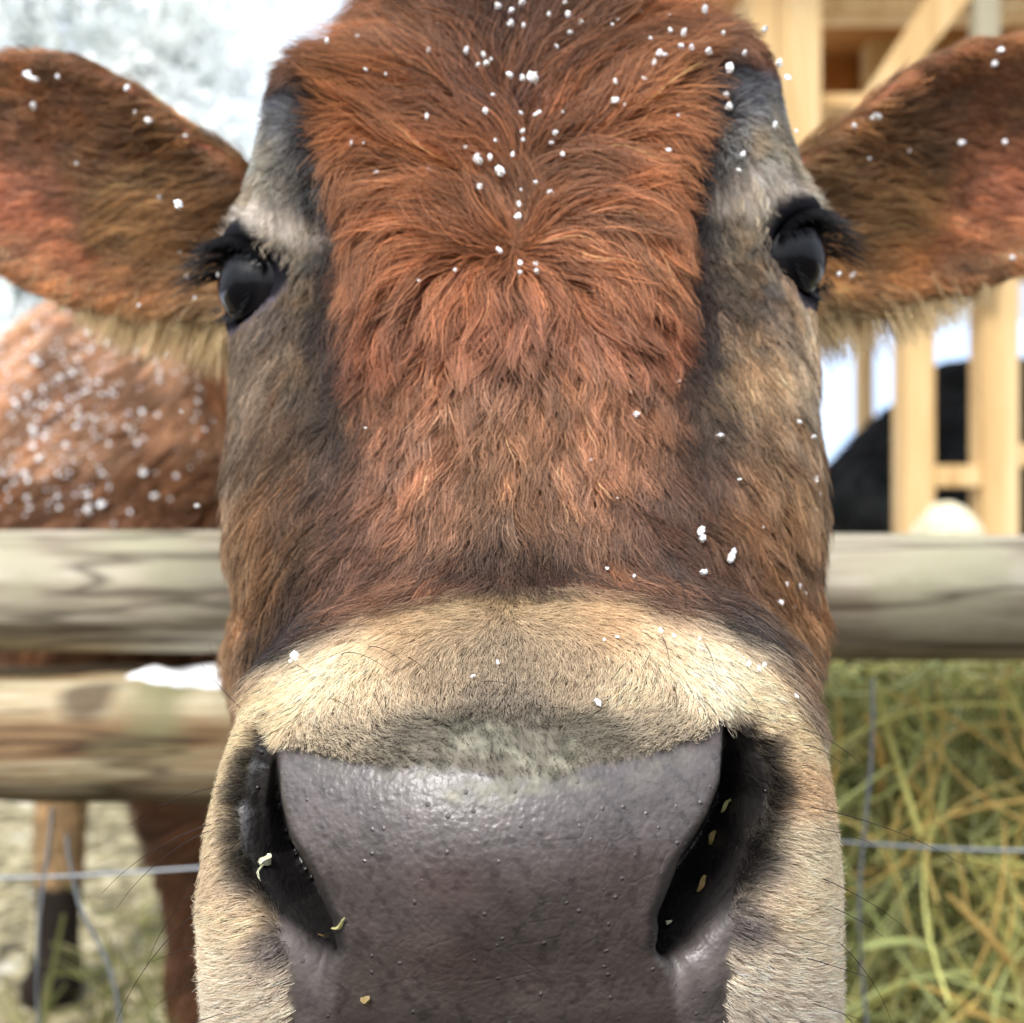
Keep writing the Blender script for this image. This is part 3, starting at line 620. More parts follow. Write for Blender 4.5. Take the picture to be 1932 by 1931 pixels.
def grow(P0, N0, info, K, fld, seg=None, dirfn=None, jitter=.25, tang_h=.55, wave=0.0, lenvar=.3):
    n = len(P0); P = np.zeros((n, K, 3)); P[:, 0] = P0-N0*.0004
    Ln = info[:, 2]*.001*(1+rng.uniform(-lenvar, lenvar, n)); lift = info[:, 3]*rng.uniform(.6, 1.4, n)
    jit = rng.normal(0, jitter, (n, 3)); st = Ln/(K-1)
    cur = P0.copy(); Nn = N0.copy(); dinfo = info
    for k in range(1, K):
        if k > 1 or True:
            D = np.stack([dinfo[:, 0], np.zeros(n), -dinfo[:, 1]], 1)+jit*.5
            D = D-(D*Nn).sum(1, keepdims=True)*Nn; D /= np.linalg.norm(D, axis=1, keepdims=True)+1e-9
        t = (k-1)/(K-1); lf = lift*(1.9-1.8*t)
        dirv = D+Nn*lf[:, None]; dirv /= np.linalg.norm(dirv, axis=1, keepdims=True)
        cur = cur+dirv*st[:, None]
        dist = fld(cur); Nn2 = fld.grad(cur); Nn = Nn*.4+Nn2*.6; Nn /= np.linalg.norm(Nn, axis=1, keepdims=True)+1e-9
        push = np.maximum(.0006+.0006*k-dist, 0); cur = cur+Nn*np.minimum(push, .003)[:, None]
        P[:, k] = cur
        if dirfn is not None and k < K-1: dinfo = dirfn(cur)
    return P
def clump(P, spacing_n, amount, power=1.4, seed=0, fixlen=True):
    n, K = P.shape[:2]; r = np.random.default_rng(seed); gi = r.choice(n, max(4, spacing_n), replace=False)
    near = gi[nearest(P[gi, 0], P[:, 0])]
    t = np.linspace(0, 1, K)[None, :, None]**power
    am = amount if np.isscalar(amount) else amount[:, None, None]
    D = P[:, -1]-P[:, 0]; D /= np.linalg.norm(D, axis=1, keepdims=True)+1e-9
    dl = P[near]-P; dl = dl-(dl*D[:, None]).sum(-1, keepdims=True)*D[:, None]*.75
    out = P+dl*t*am
    return out, near

# --- face coat
def dens_face(c):
    f, m, e = coat(c); px, py = proj(c); L = f[:, 2]
    d = np.where(e, 0.75e6, np.interp(L, [2, 6, 14, 40], [4.4e6, 4.2e6, 3.0e6, 1.5e6]))*(1-m)
    d[(c[:, 1] > .62) & ~e] *= .5; d[(c[:, 1] > .76) | (c[:, 2] < -.20)] = 0
    d[(px < -60) | (px > 1990) | (py < -260)] *= 0.35; d[(px < -520) | (px > 2450)] = 0
    for ec, g in EYES:
        e_ = eye_e(c, ec, g)+.16*fbm(c, 170, 19)-.10; d *= smoothstep(1.2, 1.55, e_)*(1-.8*(smoothstep(2.7, 2.2, e_)*((c-ec)[:, 2] > .008)))
    return d
P0, N0 = sample(V, Q, dens_face, 380000)
info, m_, ear = coat(P0)
def dirf(c): return coat_dir(c)
_tabs = {}
def coat_dir(c):
    px, py = proj(c); gx = np.clip(((px+100)/12).astype(int), 0, 182); gy = np.clip(((py+200)/12).astype(int), 0, 139)
    if 'g' not in _tabs:
        X, Y = np.meshgrid(-94+12*np.arange(183), -194+12*np.arange(140), indexing='ij')
        _tabs['g'] = field(CP, X.ravel(), Y.ravel()).reshape(183, 140, -1)
    return _tabs['g'][gx, gy]
def dirmix(c):
    f = coat_dir(c); f[ear] = info[ear]; return f
K = 6
P = grow(P0, N0, info, K, FLD, dirfn=dirmix, jitter=.24, lenvar=.45)
long_ = smoothstep(7, 30, info[:, 2])
big_n = int(len(P)*.0035); 
ear_k = np.where(ear, .4, 1.0)
P, g1 = clump(P, int(len(P)*.07), (.50+.35*long_)*ear_k*rng.uniform(.5, 1.2, len(P)), 1.0, 1)
P, g2 = clump(P, int(len(P)*.012), (.22+.55*long_)*ear_k*rng.uniform(.5, 1.1, len(P)), 1.1, 2)
P, g3 = clump(P, int(len(P)*.0035), (.10+.50*long_)*ear_k*rng.uniform(.5, 1.1, len(P)), 1.5, 3)
# waviness, shared inside a lock
ph = rng.uniform(0, 6.28, len(P))[g2]; side = np.cross(N0, P[:, -1]-P[:, 0]); side /= np.linalg.norm(side, axis=1, keepdims=True)+1e-9
tt = np.linspace(0, 1, K)[None]
wv_ = np.sin(ph[:, None]+tt*5.0+rng.normal(0, .35, len(P))[:, None])*tt*(info[:, 2]*.001*.13)[:, None]
P += side[:, None, :]*wv_[..., None]
P += rng.normal(0, 1, P.shape)*(tt*.00035)[..., None]
lockv = rng.normal(0, .15, len(P))[g2]+rng.normal(0, .21, len(P))[g1]+rng.normal(0, .20, len(P))
pj, qj = proj(P0); pj = pj+rng.normal(0, 13, len(P0))+26*fbm(P0, 90, 41); qj = qj+rng.normal(0, 10, len(P0)); ic = field(CP, pj, qj)[:, 4:7]; far_ = ear | (P0[:, 1] > .54); ic[far_] = info[far_, 4:7]; ic[ear] = field(EARCP, pj[ear]+14*fbm(P0[ear], 60, 43), qj[ear])[:, 4:7]
mk_ = muzzle_mask(P0)[:, None]; ic = ic*(1-mk_)+info[:, 4:7]*mk_
streak = fbm(P0*np.array([1, .6, .22]), 210, 42, 3)*np.where(ear, .12, .34)
C = ic*np.exp(streak)[:, None]*(np.exp(lockv)*(1+.16*smoothstep(16, 30, info[:, 2])*(~ear)))[:, None]
hue = rng.normal(0, .07, len(P))[g2][:, None]; C = C*np.concatenate([1+hue*.5, 1-hue*.2, 1-hue], 1)
pale = rng.random(len(P)) < .10; C[pale] *= 1.55; drk_ = rng.random(len(P)) < .12; C[drk_] *= .5
base = np.where(ear, .00022, np.interp(info[:, 2], [4, 12, 30], [.00010, .00013, .00017]))*rng.uniform(.7, 1.3, len(P))
rad = base[:, None]*np.interp(tt, [0, .5, 1], [1, .9, .25])
OFF = np.array([0, -.9, H])
curves_obj('face_fur', P+OFF, rad, np.clip(C, 0, .95), M_FUR, cow)
print('face fur', len(P), round(time.time()-T0, 1))

# --- ear fringe: long pale hairs along the lower edges
fr = []
for ei, E in enumerate(EARS):
    root, u, v, w, Lh = E; n = 2600
    t = .02+.55*rng.random(n)**1.3; hw = np.interp(t, EAR_T, EAR_DN)
    cup = .024*((hw/.06)**2)*(1-.3*t)-.016+.01*np.cos(t*3.1)
    p = root+u*(t*Lh)[:, None]-v*(hw*rng.uniform(.9, 1.0, n))[:, None]+w*(cup+rng.normal(0, .003, n)+.004)[:, None]
    Ln = np.interp(t, [0, .22, .4, .6], [.028, .023, .010, .004])*rng.uniform(.5, 1.3, n)
    D = -v+u*rng.uniform(-.1, .7, n)[:, None]+rng.normal(0, .2, (n, 3)); D /= np.linalg.norm(D, axis=1, keepdims=True)
    tk = np.linspace(0, 1, 5)
    PP = p[:, None]+D[:, None]*(Ln[:, None]*tk)[..., None]+np.array([0, 0, -1])*((Ln[:, None]*tk**2*.35))[..., None]
    PP, _ = clump(PP, 160, .6, 1.3, 5)
    fr.append(PP)
PP = np.concatenate(fr); n = len(PP)
curves_obj('ear_fringe', PP+OFF, np.full((n, 5), .00022)*np.array([1, .9, .8, .6, .3]), lin((222, 200, 158))*np.exp(rng.normal(0, .15, n))[:, None], M_MUZ, cow)

# --- muzzle coat
def dens_muz(c):
    m = muzzle_mask(c); b, bd_ = bare_mask(c); px, py = proj(c)
    dirt = np.exp(-(((px-955)/250)**4+((py-1415)/72)**4))
    d = 5.0e6*m*(1-b)*(1-.88*dirt); d[c[:, 2] < -.235] = 0
    return d
P0, N0 = sample(V, Q, dens_muz, 170000)
info, m_, ear = coat(P0); b_, bd_ = bare_mask(P0)
info[:, 2] *= np.interp(bd_, [0, 25, 60], [.45, .8, 1])
P = grow(P0, N0, info, 5, FLD, jitter=.34, lenvar=.4)
P, g1 = clump(P, int(len(P)*.10), .45, 1.2, 6)
P += rng.normal(0, 1, P.shape)*(np.linspace(0, 1, 5)[None]*.0002)[..., None]
C = info[:, 4:7]*np.exp(rng.normal(0, .16, len(P))+rng.normal(0, .10, len(P))[g1])[:, None]
px, py = proj(P0); lx0 = np.minimum(line_d(px, py, NOS_L)[0], line_d(px, py, NOS_R)[0])
pg = (smoothstep(36, 0, lx0+9*fbm(P0, 150, 23))*smoothstep(-4, 14, poly_sd(px, py, PADP))*.92)[:, None]; C = C*(1-pg)+lin((36, 34, 34))*pg
dz_ = np.exp(-(((px-955)/270)**4+((py-1410)/80)**4))[:, None]*.8; C = C*(1-dz_)+lin((126, 121, 104))*dz_
lowside = np.interp(bd_, [0, 30, 90, 200], [.16, .10, .06, .03])
dark = rng.random(len(P)) < lowside; C[dark] = lin((66, 58, 52))
base = .000085*rng.uniform(.7, 1.3, len(P)); rad = base[:, None]*np.array([1, .95, .85, .6, .25])[None]
curves_obj('muzzle_fur', P+OFF, rad, np.clip(C*np.array([1.03, 1.00, 1.04]), 0, .92), M_MUZ, cow)
print('muzzle fur', len(P), round(time.time()-T0, 1))

def on_head(px, py, lift=0.0, fld=None, t0=.26, t1=.9):
    fld = fld or FLD; d = W(px, py, 1.0); t = t0
    while t < t1:
        s = fld((d*t)[None])[0]-lift
        if s < .0004: break
        t += max(s*.6, .0006)
    else: return None, None
    p = d*t; return p, fld.grad(p[None])[0]
# --- whiskers (long, single, dark)
wh = []
for (x, y, dx, dy, L) in [(640, 1240, .75, .65, 30), (690, 1225, .7, .7, 24), (600, 1190, .8, .55, 34), (760, 1240, .6, .8, 18), (560, 1260, .7, .6, 14), (900, 1290, .9, .4, 14), (955, 1265, .05, 1, 7),
     (1298, 1180, .0, -1, 26), (1325, 1215, -.15, 1, 12), (1245, 1200, -.1, 1, 16), (1230, 1230, -.4, .9, 14), (1185, 1250, -.5, .85, 14), (1120, 1270, -.5, .85, 12), (1060, 1260, -.3, .9, 10), (1270, 1290, -.2, .95, 12), (1160, 1330, -.7, .6, 12), (1090, 1345, -.9, -.1, 8),
     (480, 1310, -.9, -.5, 26), (470, 1350, -.8, -.45, 26), (435, 1480, -.98, .1, 34), (420, 1550, -.95, .25, 40), (415, 1560, -.9, .35, 36), (400, 1700, -.8, .6, 46), (395, 1660, -.9, .45, 30), (400, 1780, -.95, .2, 24), (410, 1840, -.9, .3, 24),
     (1490, 1370, .9, .25, 22), (1500, 1400, .9, .2, 16), (1510, 1520, .95, .2, 46), (1520, 1560, .95, .1, 20), (1530, 1650, .85, .3, 34), (1540, 1700, .9, .3, 24), (1560, 1760, .8, .55, 34), (1500, 1800, .95, .25, 24), (1570, 1830, .9, .4, 26), (1560, 1890, .85, .5, 28), (1480, 1760, .9, .2, 16), (1500, 1880, .9, .3, 20),
     (450, 1900, -.9, .3, 22), (700, 1300, .5, .85, 12), (620, 1320, .8, .5, 12), (820, 1230, .3, .95, 10), (1380, 1280, .2, .9, 12), (1000, 1300, .1, 1, 8)]:
    p, nn = on_head(x, y)
    if p is None: continue
    D = np.array([dx, -.1, -dy]); D = D-(D@nn)*nn*.9; D /= np.linalg.norm(D); out = nn*.9+D*.6; out /= np.linalg.norm(out)
    tk = np.linspace(0, 1, 7)[:, None]; L *= .001
    wh.append(p+out*L*tk*(1-.45*tk)+D*L*tk**1.5*.75+np.array([0, 0, -1])*L*.12*tk**2)
PP = np.array(wh); curves_obj('whiskers', PP+OFF, np.full((len(PP), 7), .00016)*np.linspace(1, .3, 7), np.tile(lin((34, 28, 26)), (len(PP), 1)), M_FUR, cow)

# ------------------------------------------------------------------ eyes
T = NT('eyeball'); tc = T.n('ShaderNodeTexCoord'); sx_ = T.n('ShaderNodeSeparateXYZ'); T.l(tc.outputs['Object'], sx_.inputs[0])
mr = T.n('ShaderNodeMapRange'); mr.inputs[1].default_value = .0150; mr.inputs[2].default_value = .0166; T.l(sx_.outputs[2], mr.inputs[0])
mx = T.n('ShaderNodeMix', data_type='RGBA'); T.l(mr.outputs[0], mx.inputs[0]); mx.inputs[6].default_value = L4((22, 20, 24)); mx.inputs[7].default_value = L4((5, 6, 12)); T.l(mx.outputs[2], T.b.inputs['Base Color'])
T.b.inputs['Roughness'].default_value = .06; T.b.inputs['Specular IOR Level'].default_value = .30; nb = T.n('ShaderNodeTexNoise', Scale=70.0, Detail=2.0); T.l(tc.outputs['Object'], nb.inputs['Vector']); bpe = T.n('ShaderNodeBump', Strength=.35, Distance=.002); T.l(nb.outputs[0], bpe.inputs['Height']); T.l(bpe.outputs[0], T.b.inputs['Normal']); M_EYE = T.m
M_PUPIL = plain('pupil', (6, 7, 12), .05)
lash = []
for ei, (ec, g) in enumerate(EYES):
    bm = bmesh.new(); bmesh.ops.create_uvsphere(bm, u_segments=48, v_segments=32, radius=EYE_R)
    for v in bm.verts:                       # slightly bulging cornea facing local +Z
        c = max(v.co.z/EYE_R, 0); v.co *= 1+.07*smoothstep(.72, 1.0, c)
    e = bm_obj('eye', bm, M_EYE, cow, True)
    rot = Vector(g).to_track_quat('Z', 'Y'); e.location = Vector(ec+OFF); e.rotation_mode = 'QUATERNION'; e.rotation_quaternion = rot
    e['label'] = 'dark glossy left eye in the photo' if ei == 0 else 'dark glossy right eye in the photo'
    hv = np.cross(g, (0, 0, 1)); hv /= np.linalg.norm(hv); uv = np.cross(hv, g); uv = uv if uv[2] > 0 else -uv
    n = 330
    a = rng.uniform(-1.35, 1.35, n); row = rng.uniform(0, 1, n)
    # hv may point either way; lashes cover the upper rim from corner to corner
    rim = ec+g*(.0215-.008*np.abs(np.sin(a))**2)[:, None]+hv*(.0210*np.sin(a))[:, None]+uv*(.0168*np.cos(a)+.0008+.002*row)[:, None]
    D = g*.85+hv*(np.sin(a)*.6)[:, None]+uv*(.12-.3*row)[:, None]+rng.normal(0, .13, (n, 3)); D /= np.linalg.norm(D, axis=1, keepdims=True)
    outer = np.sign(ec[0])*np.sign(hv[0])*np.sin(a)
    Ln = (.009+.014*np.clip(outer, 0, 1))*rng.uniform(.6, 1.2, n)
    tk = np.linspace(0, 1, 6)
    lash.append(rim[:, None]+D[:, None]*(Ln[:, None]*tk)[..., None]+np.array([0, 0, -1])*(Ln[:, None]*tk**2*.35)[..., None])
    # lower lashes
    n2 = 60; a = rng.uniform(-1.2, 1.2, n2)
    rim = ec+g*.019+hv*(.0165*np.sin(a))[:, None]-uv*(.0150*np.cos(a))[:, None]
    D = g*.8-uv*.7+hv*(np.sin(a)*.4)[:, None]+rng.normal(0, .1, (n2, 3)); D /= np.linalg.norm(D, axis=1, keepdims=True)
    lash.append(rim[:, None]+D[:, None]*(.007*rng.uniform(.6, 1.2, n2)[:, None]*tk)[..., None])
PP = np.concatenate(lash); curves_obj('eyelashes', PP+OFF, np.full((len(PP), 6), .00020)*np.linspace(1, .3, 6), np.tile(lin((20, 20, 25)), (len(PP), 1)), M_FUR, cow)

# --- trunk coat
def dens_body(c):
    px, py = proj(c); d = np.full(len(c), .34e6); d[(px > 500)] *= .5; d[(px < -260) | (px > 1300) | (py > 2000)] = 0
    d[c[:, 2] < -.66] = 0; d[(c[:, 1] < .70)] = 0
    return d
P0, N0 = sample(BV, BQ, dens_body, 170000)
px, py = proj(P0); n = len(P0)
leg = P0[:, 2] < -.36
flow = np.stack([-.75+.3*fbm(P0, 12, 31), .55+.4*fbm(P0, 14, 32)], 1)
flow[leg] = (0, 1)
Lm = np.where(leg, 12, 30); nv = fbm(P0, 16, 33)
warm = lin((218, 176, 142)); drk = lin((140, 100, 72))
k = smoothstep(-.5, .7, nv+np.where(P0[:, 2] > .05, .35, -.35))[:, None]  # upper trunk hair paler: the sunlit top is put into the colour
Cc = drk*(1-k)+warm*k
hl = (P0[:, 1] > 1.6) & (P0[:, 2] < -.30); Cc[hl] = lin((160, 132, 96))
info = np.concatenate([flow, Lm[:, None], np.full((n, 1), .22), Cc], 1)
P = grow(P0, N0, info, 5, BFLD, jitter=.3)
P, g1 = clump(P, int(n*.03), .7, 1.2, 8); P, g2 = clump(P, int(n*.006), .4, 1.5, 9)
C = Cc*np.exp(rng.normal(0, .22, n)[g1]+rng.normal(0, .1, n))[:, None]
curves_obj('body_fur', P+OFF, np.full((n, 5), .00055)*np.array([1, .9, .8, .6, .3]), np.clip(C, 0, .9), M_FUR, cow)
print('trunk fur', n, round(time.time()-T0, 1))

# ------------------------------------------------------------------ snow pellets on the coat
def flake_mesh(seed, flat=False):
    r = random.Random(seed); bm = bmesh.new()
    for k in range(1 if seed % 3 == 0 else r.randint(2, 4)):
        m = Matrix.Translation((r.uniform(-.5, .5)*(k > 0), r.uniform(-.3, .3)*(k > 0), r.uniform(-.5, .5)*(k > 0))) @ Matrix.Scale(r.uniform(.5, .75) if k else .8, 4)
        geo = bmesh.ops.create_icosphere(bm, subdivisions=2, radius=1, matrix=m)
        for v in geo['verts']:
            d = v.co-m.translation; v.co = m.translation+d*(1+.30*math.sin(7*d.x+seed)*math.cos(6*d.y)+.22*math.sin(11*d.z+seed*2)*math.cos(9*d.x)); v.co.y *= .75
    me = bpy.data.meshes.new('snowflake'); bm.to_mesh(me); bm.free(); me.materials.append(M_FLAKE)
    return me
FM = [flake_mesh(i) for i in range(8)]
def flake(p, s, label, group, i):
    o = bpy.data.objects.new('snowflake', FM[i % 8]); COLL.objects.link(o)
    o.location = Vector(p)+Vector((0, 0, H)); o.scale = (s, s*random.uniform(.7, 1), s*random.uniform(.8, 1.15)); o.rotation_euler = (random.uniform(0, 6), random.uniform(0, 6), random.uniform(0, 6))
    tag(o, label, 'snowflake', group)
HEADF = [(617, 78, 9), (690, 132, 7), (703, 60, 6), (809, 96, 10), (825, 47, 8), (880, 95, 9), (912, 103, 9), (965, 20, 8), (963, 45, 9), (988, 48, 8), (1005, 147, 13), (962, 142, 9), (986, 148, 8), (1050, 88, 9), (1075, 62, 9), (1072, 27, 8), (1097, 42, 7), (1065, 6, 8), (985, 6, 9), (940, 12, 8),
 (1210, 22, 8), (1330, 18, 13), (1337, 98, 13), (1290, 62, 10), (1265, 58, 9), (1285, 88, 9), (1305, 90, 8), (1255, 104, 9), (1235, 118, 11), (1245, 100, 8), (1215, 148, 10), (1377, 128, 10), (1365, 62, 7), (1405, 100, 7), (1443, 55, 8), (1470, 120, 9), (1486, 147, 11), (1370, 178, 6), (1376, 202, 9), (1462, 236, 8), (1500, 230, 10), (1502, 248, 6), (1160, 190, 11),
 (931, 180, 7), (916, 210, 9), (805, 220, 9), (983, 213, 6), (808, 320, 5), (788, 268, 6), (986, 248, 7), (987, 264, 7), (1047, 251, 9), (935, 265, 7), (878, 278, 6), (902, 302, 15), (925, 298, 8), (967, 292, 9), (944, 324, 16), (905, 352, 8), (1262, 284, 10), (1010, 345, 8), (1038, 363, 9), (983, 358, 5), (979, 385, 7), (978, 409, 10), (942, 473, 9), (981, 497, 8), (1011, 498, 9), (1012, 512, 9), (981, 514, 6), (858, 510, 6), (790, 530, 5),
 (1050, 603, 6), (1280, 720, 7), (1201, 782, 8), (1190, 740, 4), (1162, 703, 4), (690, 808, 4), (935, 780, 4), (945, 776, 3), (1360, 822, 10), (1535, 826, 8), (1538, 905, 9), (1547, 933, 8), (1535, 962, 9), (1508, 797, 7), (1556, 995, 8),
 (1322, 1003, 13), (1326, 1016, 10), (1380, 1052, 16), (1385, 1040, 9), (1328, 1080, 10), (1165, 940, 4), (1115, 868, 5), (1146, 1073, 4), (1197, 1087, 4), (1484, 1103, 9), (1508, 1108, 12), (1516, 1120, 8), (1473, 1136, 7), (1498, 1147, 6), (1395, 905, 5), (1440, 995, 5),
 (558, 1240, 14), (548, 1248, 8), (939, 1250, 6), (893, 1276, 8), (1128, 1325, 11), (1247, 1190, 7), (1272, 1200, 5), (1165, 1202, 5), (1140, 1207, 4), (1320, 1205, 6), (1413, 1252, 8), (1432, 1262, 11), (1442, 1255, 8), (1527, 1285, 16), (1503, 1313, 8), (1552, 1312, 9), (1550, 1330, 7), (1552, 1354, 9), (1572, 1222, 9), (1600, 1068, 9), (450, 1245, 6), (425, 1275, 5),
 (62, 150, 13), (50, 140, 8), (63, 200, 10), (108, 145, 6), (255, 213, 8), (281, 228, 8), (240, 165, 8), (350, 256, 6), (145, 310, 5), (352, 523, 8), (412, 520, 6), (340, 478, 6), (262, 577, 5), (198, 380, 6), (367, 563, 4), (302, 372, 7),
 (1652, 222, 10), (1612, 238, 9), (1716, 285, 6), (1813, 270, 8), (1896, 268, 8), (1888, 95, 7), (1877, 120, 8), (1583, 518, 8), (1608, 521, 8), (1910, 487, 8), (1640, 300, 6)]
rf = random.Random(12)
HEADF += [(rf.uniform(640, 1420), rf.uniform(0, 330)**1.0, rf.choice([5, 6, 7, 8])) for _ in range(26)]
nf = 0
for i, (x, y, s) in enumerate(HEADF):
    mzl = (y > np.interp(x, CREAM_X, CREAM_Y)); fh = y < 560 and 620 < x < 1350
    p, nn = on_head(x, y, (.0042) if mzl else ((.013 if y < 260 else .009) if fh or y < 160 else .005))
    if p is None: continue
    if abs(x-966) > 520 and y < 620 and abs(x-966) > 590: lab, gp = 'tiny white snow pellet caught in the fur of an ear', 'snow pellets on the ears'
    elif mzl: lab, gp = 'small white ice crumb lying on the short cream hair of the muzzle', 'snow pellets on the muzzle'
    elif y < 560: lab, gp = 'small white snow pellet caught in the shaggy red forehead hair', 'snow pellets on the forehead'
    else: lab, gp = 'small white snow pellet caught in the brown fur of the face', 'snow pellets on the face'
    flake(p, s*random.uniform(.65, 1.0)*p[1]/1932, lab, gp, i); nf += 1
# trunk: pellets sprinkled over the back
r = random.Random(5); k = 0; tries = 0
while k < 125 and tries < 2000:
    tries += 1
    x = r.uniform(0, 435); y = r.gauss(720, 150) if r.random() < .7 else r.uniform(560, 980)
    if y < 540 or y > 990 or (x > 240 and r.random() < .6) or (x+y*.8 > 1050 and r.random() < .5): continue
    p, nn = on_head(x, y, .012, BFLD, .7, 2.4)
    if p is None: continue
    flake(p, r.choice([4, 5, 6, 7, 9])*.85*p[1]/1932, 'tiny white snow pellet sprinkled on the brown flank behind the fence rail', 'snow pellets on the flank', k); k += 1
sp_bm = bmesh.new(); n_ = 0; tries = 0
while n_ < 320 and tries < 4000:
    tries += 1
    x = r.uniform(-10, 420); y = r.gauss(760, 130)
    if y < 530 or y > 990 or (x > 220 and r.random() < .6) or x+y*.8 > 1080: continue
    p, nn = on_head(x, y, .010, BFLD, .7, 2.4)
    if p is None: continue
    sc_ = r.choice([2, 3, 3, 4])*.8*p[1]/1932
    bmesh.ops.create_icosphere(sp_bm, subdivisions=1, radius=sc_, matrix=Matrix.Translation(Vector(p)+Vector((0, 0, H))) @ Matrix.Rotation(r.uniform(0, 6), 4, 'X')); n_ += 1
so = bm_obj('snow_dust', sp_bm, M_FLAKE, None, True); tag(so, 'fine dusting of snow grains over the brown flank', 'snow', kind='stuff')
# three flakes falling through the air
for i, (x, y, d, s, lb) in enumerate([(337, 386, .40, 24, 'large white snowflake falling in front of the left ear'), (342, 777, .5, 8, 'small white snowflake falling beside the cheek, below the left ear'), (373, 955, .5, 10, 'small white snowflake falling just above the left log rail')]):
    flake(W(x, y, d), s*.5*d/1932, lb, 'snowflakes falling in the air', i+1)
print('flakes', nf, k, round(time.time()-T0, 1))

# hay crumbs on the nose
T = plain('hay_crumb', (150, 146, 96), .7)
def crumb(x, y, L, wdt, ang, label, c=None):
    p, nn = on_head(x, y, .0004)
    if p is None: return
    bm = bmesh.new(); n = 5
    ring = []
    for i in range(n+1):
        t = i/n-.5; w_ = wdt*(1-abs(t)*1.2)*.5; b = .12*math.sin(t*5+x)
        ring.append([bm.verts.new((t*L, b*L-w_, 0)), bm.verts.new((t*L, b*L+w_, 0)), bm.verts.new((t*L, b*L, w_*1.1))])
    for a, b in zip(ring[:-1], ring[1:]):
        for j in range(3): bm.faces.new((a[j], a[(j+1) % 3], b[(j+1) % 3], b[j]))
    bm.faces.new(ring[0]); bm.faces.new(ring[-1][::-1])
    o = bm_obj('hay_crumb', bm, c or T, None); o.location = Vector(p)+Vector((0, 0, H))
    q = Vector(nn).to_track_quat('Z', 'Y'); o.rotation_mode = 'QUATERNION'; o.rotation_quaternion = q @ Matrix.Rotation(ang, 3, 'Z').to_quaternion()
    tag(o, label, 'hay crumb', 'hay crumbs stuck to the nose')
PALE = plain('pale_crumb', (214, 214, 180), .7); BR = plain('brown_crumb', (120, 100, 54), .6)
crumb(500, 1624, .006, .004, .4, 'pale leafy hay crumb on the rim below the left nostril', PALE)
crumb(492, 1645, .007, .0012, 1.0, 'thin pale straw bit beside the left nostril', PALE)
crumb(690, 1886, .003, .003, .2, 'round tan crumb low on the left of the nose pad', BR)
crumb(1370, 1520, .006, .002, .9, 'yellow hay bit at the top inside the right nostril', T)
crumb(1345, 1580, .005, .003, 1.4, 'olive hay crumb on the inner wall of the right nostril', BR)
crumb(1325, 1668, .006, .0028, 1.9, 'brown seed husk low inside the right nostril', BR)
crumb(1262, 1740, .003, .002, .4, 'tiny pale crumb beside the wet patch under the right nostril', PALE)
crumb(640, 1745, .006, .0015, .6, 'green hay bit wedged in the crease of the left nostril', T)
crumb(610, 1765, .006, .001, 2.2, 'thin dry straw in the crease of the left nostril', BR)

# ------------------------------------------------------------------ fence
def log_mesh(x0, x1, r, nseg=60, nring=28, seed=0, flat=0.0):
    rr_ = random.Random(seed); V_, F_ = [], []; ph = [rr_.uniform(0, 6) for _ in range(6)]
    for i in range(nseg+1):
        x = x0+(x1-x0)*i/nseg; taper = 1+.03*math.sin(x*3+ph[0])
        for j in range(nring):
            a = 2*math.pi*j/nring; q = 1+.025*math.sin(3*a+ph[1]+x*1.5)+.012*math.sin(7*a+ph[2]+4*x)+.01*math.sin(11*x+ph[3]+2*a)
            V_.append((x, r*taper*q*math.cos(a), r*taper*q*math.sin(a)))
    for i in range(nseg):
        for j in range(nring):
            a = i*nring+j; b = i*nring+(j+1) % nring; F_.append((a, b, b+nring, a+nring))
    F_.append(tuple(range(nring))[::-1]); F_.append(tuple(nseg*nring+j for j in range(nring)))
    return V_, F_
yr = .80
V_, F_ = log_mesh(-1.3, 1.3, .0505, 90, 32, 1)
rail = mesh_obj('fence_rail', V_, F_, M_LOG, None, True, (0, yr+.05, H-.0685)); rail.rotation_euler = (0, R(.25), 0)
tag(rail, 'round weathered grey log rail running level behind the head of the cow', 'fence rail')
# split beam with a flat top
bm = bmesh.new(); nx = 80; sec = [(0.0, -.012), (.012, .002), (.08, .004), (.15, -.002), (.165, -.03), (.15, -.072), (.07, -.086), (.012, -.083), (-.004, -.056), (-.006, -.028)]
rings = []
for i in range(nx+1):
    x = -1.3+(1.3-.12)*i/nx
    rings.append([bm.verts.new((x, a+.004*math.sin(x*9+j)+.002*math.sin(31*x+2*j), b+.003*math.sin(x*7+j*1.7)+.0015*math.sin(x*40+j))) for j, (a, b) in enumerate(sec)])
for a, b in zip(rings[:-1], rings[1:]):
    for j in range(len(sec)): bm.faces.new((a[j], a[(j+1) % len(sec)], b[(j+1) % len(sec)], b[j]))
bm.faces.new(rings[0]); bm.faces.new(rings[-1][::-1]); bmesh.ops.recalc_face_normals(bm, faces=bm.faces)
beam = bm_obj('fence_beam', bm, M_BEAM, None, True); beam.location = (0, .775, H-.139)
tag(beam, 'split wooden beam with brown grain lying just under the left log rail', 'fence beam')
